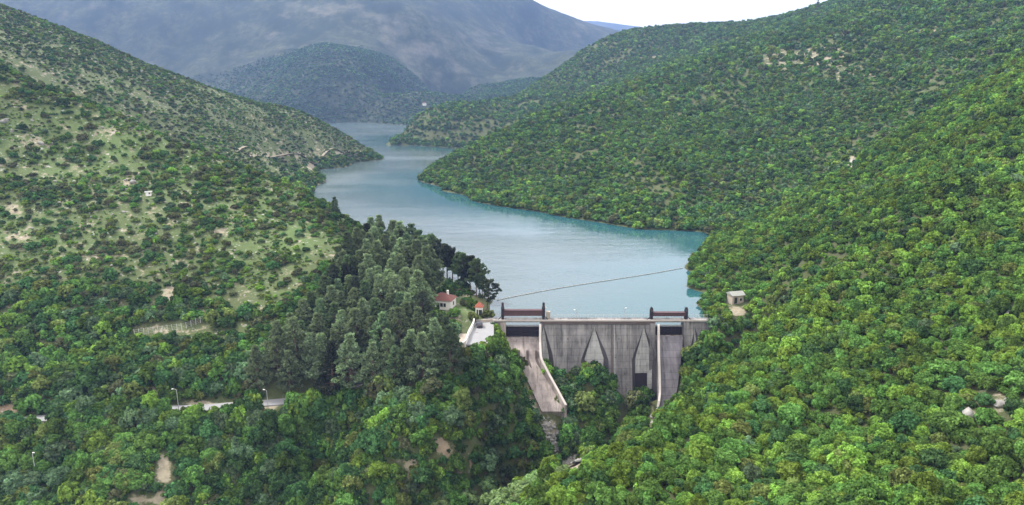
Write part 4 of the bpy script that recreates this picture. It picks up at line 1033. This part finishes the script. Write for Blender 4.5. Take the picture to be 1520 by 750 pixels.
L_ = join(plant(110, 187, 1.95, 4, lambda x, y: ~is_right(x, y) & not_pine(x, y), 1.1, 3.2, LOW_T, dL, (.9, 1.25)),
          plant(185, 236, 2.3, 5, lambda x, y: ~is_right(x, y) & not_pine(x, y) & (amap(opn, x, y) < .28), 1.0, 2.8, LOW_T, dL, (.85, 1.2)),
          plant(135, 186, 1.5, 62, lambda x, y: ~is_right(x, y) & not_pine(x, y) & (height(x, y + 1) - height(x, y - 1) > 1.7), 1.1, 2.0, LOW_T, lambda x, y: np.clip(1.05 - amap(bare, x, y) * 1.35, 0, 1) * np.where(x > -45, .75, 1), (1.1, 1.5)),
          plant(120, 176, 2.0, 61, lambda x, y: ~is_right(x, y) & not_pine(x, y) & road_near(x, y, 9) & below_road(x, y), 2.0, 3.1, LOW_T, None, (1.15, 1.5)),
          plant(172, 199, 2.3, 6, lambda x, y: is_right(x, y) & (x < 62) & (x > 8), 1.3, 3.0, LOW_T, None, (1.0, 1.35)))
def dA(x, y): return np.clip((clump(x, y, 14) - .24) * 2.8, 0, 1) * np.clip(1.38 - amap(opn, x, y) * 1.0 - amap(bare, x, y) * .9, .06, 1)
A_ = join(plant(185, 385, 2.15, 7, lambda x, y: ~is_right(x, y) & not_pine(x, y) & (amap(opn, x, y) >= .2), .7, 1.9, SLOPE_T, dA, (.75, 1.1), rpow=1.5),
          plant(185, 385, 8.5, 8, lambda x, y: ~is_right(x, y) & not_pine(x, y) & (amap(opn, x, y) >= .2), 1.5, 2.6, SLOPE_T, lambda x, y: np.clip(.95 - amap(bare, x, y) * .7, 0, 1) * (clump(x, y, 40) > .42), (.75, 1.05)))
L_low = plant(110, 200, 1.5, 19, lambda x, y: ~is_right(x, y) & not_pine(x, y), .3, .9, LOW_T, lambda x, y: np.clip(.8 - amap(bare, x, y) * .45, 0, .75), (.7, 1.1))
LOWT = {'bright green': .30, 'mid green': .36, 'dark green': .10, 'olive green': .16, 'grey green': .08}
A_low = plant(185, 385, 1.15, 9, lambda x, y: ~is_right(x, y) & not_pine(x, y), .28, .85, LOWT, lambda x, y: np.clip(clump(x + 50, y, 9) * 1.8 - .45 - amap(bare, x, y) * .6, 0, .85), (.6, 1.0))
B_ = join(plant(372, 760, 2.0, 101, lambda x, y: ~is_right(x, y), .4, 1.0, LOWT, lambda x, y: np.clip(clump(x + 50, y, 16) * 1.9 - .5 - amap(bare, x, y) * .5, 0, .8), (.6, .9)),
          plant(372, 900, 2.35, 10, lambda x, y: ~is_right(x, y), .6, 1.8, SLOPE_T, lambda x, y: np.clip((clump(x, y, 22) - .22) * 2.4, 0, .85) * np.clip(1.15 - amap(bare, x, y), 0, 1), (.75, 1.0)),
          plant(372, 960, 3.0, 11, lambda x, y: ~is_right(x, y) & (height(x, y) < 9), 1.4, 2.6, LOW_T, None, (.8, 1.1)))
F_T = {'bright green': .12, 'mid green': .38, 'dark green': .26, 'olive green': .05, 'grey green': .16, 'brownish green': .03}
dF = lambda x, y: np.clip((clump(x, y, 30) - .12) * 3.2, .4, 1) * np.clip(1.2 - amap(opn, x, y) * .75 - amap(bare, x, y) * .9, .05, 1)
F_ = join(plant(338, 620, 2.8, 12, lambda x, y: is_right(x, y), 1.0, 2.4, F_T, dF),
          plant(338, 760, 15, 13, lambda x, y: is_right(x, y), 2.4, 3.8, {'dark green': .6, 'mid green': .4}, lambda x, y: clump(x, y, 90) > .46),
          plant(620, 1650, 4.8, 14, lambda x, y: is_right(x, y), 1.5, 3.6, F_T, dF),
          plant(340, 1300, 3.2, 15, lambda x, y: is_right(x, y) & (height(x, y) < 7), 1.6, 3.0, LOW_T, None, zmin=.1))
C_ = plant(1600, 2300, 9.5, 16, lambda x, y: (y > 1600), 1.8, 5.0, {'dark green': .55, 'mid green': .15, 'grey green': .2, 'brownish green': .1}, lambda x, y: np.clip((clump(x, y, 260) - .30) * 3, .05, 1) * np.clip(1.05 - amap(far_spots, x, y) * 1.6, 0, 1), (.55, .8), -.78, .5, 1.0)
C2_ = plant(1600, 2250, 7.5, 17, lambda x, y: (y > 1600) & (height(x, y) < 230), 2.4, 5.0, {'dark green': .6, 'mid green': .3, 'grey green': .1}, lambda x, y: np.clip((clump(x, y, 120) - .12) * 3.4, .2, 1) * np.clip((760 + F * x / y * .98 - 375) / 70, .12, 1), (.6, .9), -.5, .2, 1.0)

# ---------- which ones show largest: those are single things
def largest(c, n):
    u, v = project(c.x, c.y, c.z + c.r * .8)
    ok = (u > 6) & (u < 1514) & (v > 6) & (v < 748) & visible(c.x, c.y, c.z + c.r * 1.2)
    s = np.where(ok, c.r / c.y, 0)
    # a plant wholly behind nearer ones on the same sight line shows nothing: prefer the front ones
    order = np.argsort(-s)[:int(n * 1.15)]
    px_ = u[order]; py_ = v[order]; pr = c.r[order] / c.y[order] * F
    keep = []
    for i, o in enumerate(order):
        hid = (c.y[order] < c.y[o] - 1.0) & (np.hypot(px_ - px_[i], py_ - py_[i]) < (pr - pr[i] * .55)) & (np.arange(len(order)) != i)
        if not hid.any(): keep.append(o)
        if len(keep) == n: break
    m = np.zeros(len(c.x), bool); m[keep] = True
    return m
def zone_words(u, v, table):
    for test, w in table:
        if test(u, v): return w
def describe(c, noun, table):
    """a label for every plant: its size and colour, where it stands, and the plant next to it"""
    u, v = project(c.x, c.y, c.z + c.r)
    q1, q2 = np.quantile(c.r, [.36, .74])
    size = ['small' if r < q1 else ('large' if r > q2 else 'middling') for r in c.r]
    out = []
    for i in range(len(c.x)):
        d = np.hypot(u - u[i], v - v[i]); d[i] = 1e9; j = int(np.argmin(d))
        du, dv = u[j] - u[i], v[j] - v[i]
        side = ('left' if du > 0 else 'right') if abs(du) > abs(dv) else ('just above' if dv > 0 else 'just below')
        rel = f'{side} of' if side in ('left', 'right') else side
        z = zone_words(u[i], v[i], table)
        nb = f'{size[j]} {TN[c.t[j]]}'
        lab = f'{size[i]} {TN[c.t[i]]} {noun} {z}, {rel} a {nb} one'
        out.append(lab if len(lab.split()) <= 16 else f'{size[i]} {TN[c.t[i]]} {noun} {z}, {rel} a {size[j]} one')
    return out
ZG = [(lambda u, v: u > 1330 and v > 600, 'in the bottom right corner'), (lambda u, v: u > 1330 and v > 450, 'at the right edge'), (lambda u, v: u > 1330 , 'high on the near right slope'),
      (lambda u, v: v > 690 and u > 1080, 'along the bottom edge'), (lambda u, v: v > 690, 'at the lowest spur tip'), (lambda u, v: v > 600 and u > 1170, 'low on the right slope'), (lambda u, v: v > 570, 'on the spur near the dam'),
      (lambda u, v: v > 470 and u > 1170, 'midway up the right slope'), (lambda u, v: True, 'right of the dam')]
ZL = [(lambda u, v: u > 800, 'in front of the dam'), (lambda u, v: u > 690 and v < 640, 'left of the spillway chute'), (lambda u, v: u > 560 and v > 660, 'by the stream gully'), (lambda u, v: u > 430 and v > 660, 'at the bottom edge'),
      (lambda u, v: u > 430, 'below the pine wood'), (lambda u, v: v < 605, 'above the left road'), (lambda u, v: u < 215 and v > 670, 'in the bottom left corner'), (lambda u, v: v > 670, 'at the bottom left edge'), (lambda u, v: True, 'below the left road')]
ZA = [(lambda u, v: v > 430, 'low on the left slope'), (lambda u, v: u > 380 and v > 270, 'near the pine wood'), (lambda u, v: u < 130 and v > 280, 'at the left edge'), (lambda u, v: v > 330, 'midway on the left slope'), (lambda u, v: u > 250 and v > 230, 'near the green meadow'),
      (lambda u, v: v < 200, 'near the top of the left hill'), (lambda u, v: True, 'high on the left slope')]
wob = np.random.default_rng(55)
def make_trees(c, n, name, noun, table, grp):
    m = largest(c, n); s = sub(c, m); labels = describe(s, noun, table)
    for i in range(len(s.x)):
        r = empty(name, (s.x[i], s.y[i], s.z[i]), s.rz[i]); kx, ky = wob.uniform(.82, 1.22, 2); r.scale = (s.r[i] * kx, s.r[i] * ky, s.r[i] * s.h[i]); r.rotation_euler = (wob.normal() * .09, wob.normal() * .09, s.rz[i]); tag(r, labels[i], 'tree', grp)
        t = link('trunk', TRUNK[s.v[i] % 3], r)
        me = (LOD0 if s.y[i] < 165 else LOD1)[s.v[i] % 12]
        k = link('crown', me, r); k.location = (0, 0, .12); k.color = (*TINT[TN[s.t[i]]], 1)
    return sub(c, ~m)
def make_shrubs(c, n, name, noun, table, grp):
    m = largest(c, n); s = sub(c, m); labels = describe(s, noun, table)
    for i in range(len(s.x)):
        k = link(name, SHRUB[s.v[i] % 6]); k.location = (s.x[i], s.y[i], s.z[i]); k.rotation_euler = (0, 0, s.rz[i]); k.scale = (s.r[i], s.r[i], s.r[i] * s.h[i] * .92)
        k.color = (*TINT[TN[s.t[i]]], 1); tag(k, labels[i], 'shrub', grp)
    return sub(c, ~m)
G_rest = make_trees(G_, 300, 'oak_tree', 'tree', ZG, 'trees covering the near right slope')
L_rest = make_trees(L_, 300, 'broadleaf_tree', 'tree', ZL, 'trees on the lower left bank and below the dam')
A_rest = make_shrubs(A_, 300, 'shrub', 'shrub', ZA, 'shrubs scattered over the left slope')

def cover_stuff(name, label, cat, parts):
    plist, P_, rot, scl, ix, ti = [], [], [], [], [], []
    tv = np.array([TINT[t] for t in TN])
    for c, meshes in parts:
        base = len(plist); nm = len(meshes)
        for me in meshes: plist.append(bpy.data.objects.new('crown_kind', me))
        P_.append(np.stack([c.x, c.y, c.z + .1 * c.r], 1)); n = len(c.x)
        rot.append(np.stack([wob.normal(size=n) * .1, wob.normal(size=n) * .1, c.rz], 1)); scl.append(np.stack([c.r * wob.uniform(.8, 1.25, n), c.r * wob.uniform(.8, 1.25, n), c.r * c.h], 1)); ix.append(base + c.v % nm); ti.append(tv[c.t])
    return stuff(name, label, cat, plist, np.concatenate(P_), np.concatenate(rot), np.concatenate(scl), np.concatenate(ix), np.concatenate(ti))
nearG, farG = sub(G_rest, G_rest.y < 135), sub(G_rest, G_rest.y >= 135)
cover_stuff('woodland', 'dense green wood filling the rest of the near slopes', 'wood', [(nearG, LOD0), (farG, LOD1), (L_rest, LOD1), (L_low, LOD2)])
cover_stuff('scrub', 'low dark scrub dotted over the grassy left hillsides', 'scrub', [(A_rest, LOD1), (sub(A_low, A_low.v < 101), LOD2), (B_, LOD2)])
nearF, farF = sub(F_, F_.y < 620), sub(F_, F_.y >= 620)
cover_stuff('hillside_forest', 'green forest covering the hills right of the lake', 'forest', [(nearF, LOD2), (farF, LOD2[:3])])
cover_stuff('far_woods', 'blue hazed woods on the far mountain beyond the lake', 'wood', [(C_, LOD3), (C2_, LOD3)])
print('COVER', len(G_.x), len(L_.x), len(A_.x), len(A_low.x), len(B_.x), len(F_.x), len(C_.x), len(C2_.x))

# ---------- pines
g = np.random.default_rng(321)
spots = []
tries = 0
umin, vmin = np.min(pine_zone_px, 0); umax, vmax = np.max(pine_zone_px, 0)
cand = [ground(g.uniform(umin, umax), g.uniform(vmin, vmax), 150, 320) for _ in range(2600)]
for p in cand:
    u, v = project(*[np.array(q) for q in p])
    if not inside(pine_zone_px, np.array([u]), np.array([v]))[0]: continue
    if any(math.hypot(p[0] - q[0], p[1] - q[1]) < 3.6 for q in spots): continue
    hu, hv = project(np.array(p[0]), np.array(p[1]), np.array(p[2] + 9.))
    H = g.uniform(11.5, 16.5)
    tu, tv = project(np.array(p[0]), np.array(p[1]), np.array(p[2] + H))
    if abs(u - 658) < 26 and v > 462 and tv < 462: H = max(4.5, H * (v - 466) / max(1, (v - tv)))
    if road_near(np.array([p[0]]), np.array([p[1]]), 3)[0] or math.hypot(p[0] - HC[0], p[1] - HC[1]) < 7: continue
    spots.append((p[0], p[1], p[2], H))
    if len(spots) >= 165: break
ZP = [(lambda u, v: v < 350 , 'on the crest of the pine wood'), (lambda u, v: u > 620 and v > 470, 'beside the terrace and car park'), (lambda u, v: u > 600, 'near the white house'), (lambda u, v: u < 440, 'at the left tip of the wood'),
      (lambda u, v: v > 510, 'at the foot of the pine wood'), (lambda u, v: u < 530 and v < 430, 'on the meadow side of the wood'), (lambda u, v: v < 430, 'in the upper pine wood'), (lambda u, v: True, 'inside the pine wood')]
def make_pines(sp, kinds, tw, table, grp, noun):
    tn = list(PINE_TINT); us = []
    ti = g.choice(3, len(sp), p=tw)
    U, V = project(np.array([s[0] for s in sp]), np.array([s[1] for s in sp]), np.array([s[2] + s[3] * .75 for s in sp])); Hs = np.array([s[3] for s in sp]); q1, q2 = np.quantile(Hs, [.35, .7])
    sz = ['short' if h < q1 else ('tall' if h > q2 else 'middling') for h in Hs]
    for i, (x, y, z, H) in enumerate(sp):
        d = np.hypot(U - U[i], V - V[i]); d[i] = 1e9; j = int(np.argmin(d)); du, dv = U[j] - U[i], V[j] - V[i]
        rel = ('left of' if du > 0 else 'right of') if abs(du) > abs(dv) else ('just above' if dv > 0 else 'just below')
        r = empty('pine_tree', (x, y, z), g.uniform(0, 6.28)); r.scale = (H * g.uniform(.9, 1.1),) * 2 + (H,)
        lab = f'{sz[i]} {tn[ti[i]]} {noun} {zone_words(U[i], V[i], table)}, {rel} a {sz[j]} {tn[ti[j]]} one'
        tag(r, lab if len(lab.split()) <= 16 else f'{sz[i]} {tn[ti[i]]} {noun} {zone_words(U[i], V[i], table)}, {rel} a {sz[j]} one', 'pine tree', grp)
        tm, cm = kinds[int(g.integers(0, len(kinds)))]
        link('trunk', tm, r); k = link('crown', cm, r); k.color = (*PINE_TINT[tn[ti[i]]], 1)
make_pines(spots, PINES, [.62, .28, .10], ZP, 'pines in the wood beside the dam', 'pine')
shore = []
for u, v, H in ((612,392,14.5),(622,398,14),(632,396,12.5),(640,404,14.5),(650,410,14),(658,408,12),(664,417,14),(672,420,13.5),(680,424,13),(686,430,13.5),(693,427,11),(698,436,13.5),(707,440,13),(712,437,10),(716,443,9)):
    x, y, z = W(u, v, 1.5); z = max(height(x, y), .3); shore.append((x, y, float(z), H))
make_pines(shore, SHORE_PINES, [.1, .45, .45], [(lambda u, v: u < 650, 'on the shore behind the wood'), (lambda u, v: True, 'on the shore above the white house')], 'dark bare stemmed pines along the lake shore', 'pine')
x, y, z = W(722.5, 456, 2.0); z = max(float(height(x, y)), .6)
r = tag(empty('pine_tree', (x, y, z)), 'thin sparse dark pine standing alone by the water behind the gatehouse', 'pine tree'); r.scale = (11, 11, 10.5); r.rotation_euler = (0, R(7), 0)
link('trunk', LONE_PINE[0], r); k = link('crown', LONE_PINE[1], r); k.color = (*PINE_TINT['dusky'], 1)
x, y, z = ground(497, 322, 200, 400)
r = tag(empty('pine_tree', (x, y, z)), 'single dark pine rising from the left ridge against the lake', 'pine tree'); r.scale = (8.5, 8.5, 8.5)
link('trunk', PINES[1][0], r); k = link('crown', PINES[1][1], r); k.color = (*PINE_TINT['dark green'], 1)
# willows in the gully at the bottom of the picture and climbers before the gate
soft = [crown(140 + i, 12, 70, .062, .85, core=.8) for i in range(3)]
k = 0
for u, v, rad in ((690,742,3.6),(725,735,3.4),(760,728,3.0),(795,722,2.6),(655,748,3.0),(705,752,3.6),(745,752,3.2),(815,712,2.2),(775,745,2.8),(835,716,2.0),(720,718,2.6),(765,716,2.4)):
    x, y, z = ground(u, v + 6, 100, 260)
    r = tag(empty('willow_tree', (x, y, z), k), f"pale soft green willow in the gully bottom, {'nearest the stream stones' if u > 810 else ('on its upper row' if v < 740 else 'at the bottom edge')}", 'tree', 'pale willows in the gully bottom'); r.scale = (rad, rad, rad * .8)
    link('trunk', TRUNK[k % 3], r); q = link('crown', soft[k % 3], r); q.color = (.155, .225, .095, 1); k += 1
k = 0
for u, v, rad, ht in ((741,505,1.7,1.6),(735,512,1.9,1.4),(745,520,1.9,1.3),(750,535,2.2,1.3),(738,492,1.2,1.6),(728,520,2.0,1.2),(716,519,1.7,1.2),(704,522,1.7,1.2)):
    x, y, z = ground(u, v, 100, 260)
    r = tag(empty('bank_tree', (x, y, z - .3), k), f"fresh green tree on the bank left of the spillway gate, {['tallest', 'beside the car park', 'half way down', 'lowest', 'topmost', 'left of the tallest', 'below the car park', 'farthest left'][k]}", 'tree', 'trees between car park and spillway'); r.scale = (rad, rad, rad * ht)
    link('trunk', TRUNK[k % 3], r); q = link('crown', LOD1[k % 6], r); q.color = (*TINT['bright green' if k % 2 == 0 else 'mid green'], 1); k += 1

# ---------- stones
def rock_mesh(seed):
    gg = np.random.default_rng(seed); v, f = ICO2
    for _ in range(7):
        n = unit(gg.normal(size=3)); d = gg.uniform(.35, .7); s = v @ n; v = v - np.maximum(s - d, 0)[:, None] * n
    v = v * gg.uniform(.7, 1.2, 3) + gg.normal(size=v.shape) * .03
    return raw_mesh('rock', v, [f], [M_ROCK])
ROCKS = [rock_mesh(400 + i) for i in range(5)]
rk = [(1265,243,2.6,'tall pale rock on the near right ridge against the far hill'),(1259,250,1.5,'small rock leaning against the tall ridge rock'),(1441,628,1.7,'tall white boulder among trees at the right'),(1436,645,1.0,'low white boulder under the tall white one'),
      (1482,604,1.1,'broad white boulder near the right edge'),(1497,597,.8,'white boulder right of the broad one at the edge'),(1472,670,1.0,'grey boulder low in the right wood'),(1228,628,.8,'pale boulder midway in the right wood'),(1222,598,.6,'little pale boulder above the midway one'),
      (1503,470,1.2,'flat white rock slab at the right edge'),(8,182,2.2,'pale outcrop at the far left edge'),(18,196,1.5,'smaller stone below the left edge outcrop'),(62,216,1.8,'long pale outcrop high on the left slope'),(76,214,1.2,'stone right of the long left outcrop'),(196,272,1.6,'pale rock above the little white hut'),(187,268,1.0,'stone beside the rock above the hut')]
for u, v, s, lab in rk:
    x, y, z = ground(u, v, 60, 700); o = link('boulder', ROCKS[k % 5]); k += 1
    o.location = (x, y, z + s * .25); o.scale = (s * .9, s * .9, s * 1.05 if 'tall' in lab else s * .6); o.rotation_euler = (0, 0, k * 1.3); tag(o, lab, 'boulder')
def rock_stuff(name, label, P_, sz, gg):
    n = len(P_); ps = []
    for me in ROCKS: ps.append(bpy.data.objects.new('stone_kind', me))
    return stuff(name, label, 'stones', ps, P_, np.stack([gg.uniform(-.3, .3, n), gg.uniform(-.3, .3, n), gg.uniform(0, 6.28, n)], 1), np.stack([sz, sz, sz * .6], 1), gg.integers(0, 5, n))
gg = np.random.default_rng(9)
X, Y = lattice(186, 760, 3.6, gg); kk = (~is_right(X, Y)) & (gg.random(len(X)) < np.clip(amap(bare, X, Y) * .35 + .035, 0, .3) * (fbm(X / 35, Y / 35, 3) > .47)); X, Y = X[kk], Y[kk]; Z = height(X, Y); kk = (Z > .5); X, Y, Z = X[kk], Y[kk], Z[kk]
rock_stuff('hillside_stones', 'pale limestone pieces strewn over the left hillsides', np.stack([X, Y, Z], 1), gg.uniform(.25, 1.0, len(X)) ** 1.3 * np.where(Y > 400, 1.5, 1), gg)
pp_ = []
for u0, v0, su, sv, n in ((845,690,22,9,150),(822,655,9,18,90),(812,632,8,10,60),(870,672,14,8,60),(980,618,9,6,40),(800,690,20,8,40)):
    for _ in range(n): pp_.append(ground(u0 + gg.normal() * su * .6, v0 + gg.normal() * sv * .6, 120, 230))
rock_stuff('streambed_stones', 'pale stones in the dry stream bed below the dam', np.array(pp_), gg.uniform(.2, .85, len(pp_)), gg)

# ------------------------------------------------------------------ air, sky, sun, camera
hb = MB(); hb.box(-5200, 5200, -80, 9600, -140, 1150)
hz_m = bpy.data.materials.new('valley_haze'); hz_m.use_nodes = True; nt = hz_m.node_tree; nt.nodes.remove(nt.nodes['Principled BSDF'])
pv = nt.nodes.new('ShaderNodeVolumePrincipled'); pv.inputs['Color'].default_value = (.31, .48, .93, 1); pv.inputs['Density'].default_value = HAZE; pv.inputs['Anisotropy'].default_value = .15
L(nt, pv.outputs[0], nt.nodes['Material Output'].inputs['Volume'])
hz_o = hb.build('haze', hz_m); tag(hz_o, 'pale blue air over the valley', 'haze', None, 'stuff')

SUN_AZ, SUN_EL = R(-62), R(52)             # ahead to the left, high, behind thin cloud
wd = bpy.data.worlds.new('World'); scene.world = wd; wd.use_nodes = True; nt = wd.node_tree
bg = nt.nodes['Background']
sky = nt.nodes.new('ShaderNodeTexSky'); sky.sky_type = 'NISHITA'; sky.sun_disc = False; sky.sun_elevation = SUN_EL; sky.sun_rotation = SUN_AZ
mx = nt.nodes.new('ShaderNodeMix'); mx.data_type = 'RGBA'; mx.inputs['Factor'].default_value = .86; mx.inputs['B'].default_value = (16.0, 15.3, 14.7, 1)
nt.links.new(sky.outputs[0], mx.inputs['A']); nt.links.new(mx.outputs['Result'], bg.inputs[0]); bg.inputs[1].default_value = .09
ld = bpy.data.lights.new('sun', 'SUN'); ld.energy = SUN_E; ld.angle = R(10); ld.color = (1, .95, .87)
lo = bpy.data.objects.new('sun', ld); COL.objects.link(lo)
dirv = Vector((math.sin(SUN_AZ) * math.cos(SUN_EL), math.cos(SUN_AZ) * math.cos(SUN_EL), math.sin(SUN_EL)))
lo.rotation_euler = (-dirv).to_track_quat('-Z', 'Y').to_euler()
cd = bpy.data.cameras.new('camera'); cd.lens = 36 * F / 1520; cd.clip_end = 40000; cd.clip_start = .5
cam = bpy.data.objects.new('camera', cd); COL.objects.link(cam); cam.location = (0, 0, CAM_Z); cam.rotation_euler = (math.pi / 2 - PITCH, 0, 0); scene.camera = cam
vs = scene.view_settings; vs.view_transform = 'Standard'; vs.look = 'None'; vs.exposure = EXPO; vs.gamma = 1
scene.render.engine = 'CYCLES'; cy = scene.cycles
cy.use_denoising = True; cy.max_bounces = 5; cy.diffuse_bounces = 2; cy.glossy_bounces = 2; cy.transmission_bounces = 2; cy.volume_bounces = 0; cy.transparent_max_bounces = 4
cy.use_adaptive_sampling = True; cy.adaptive_threshold = .015
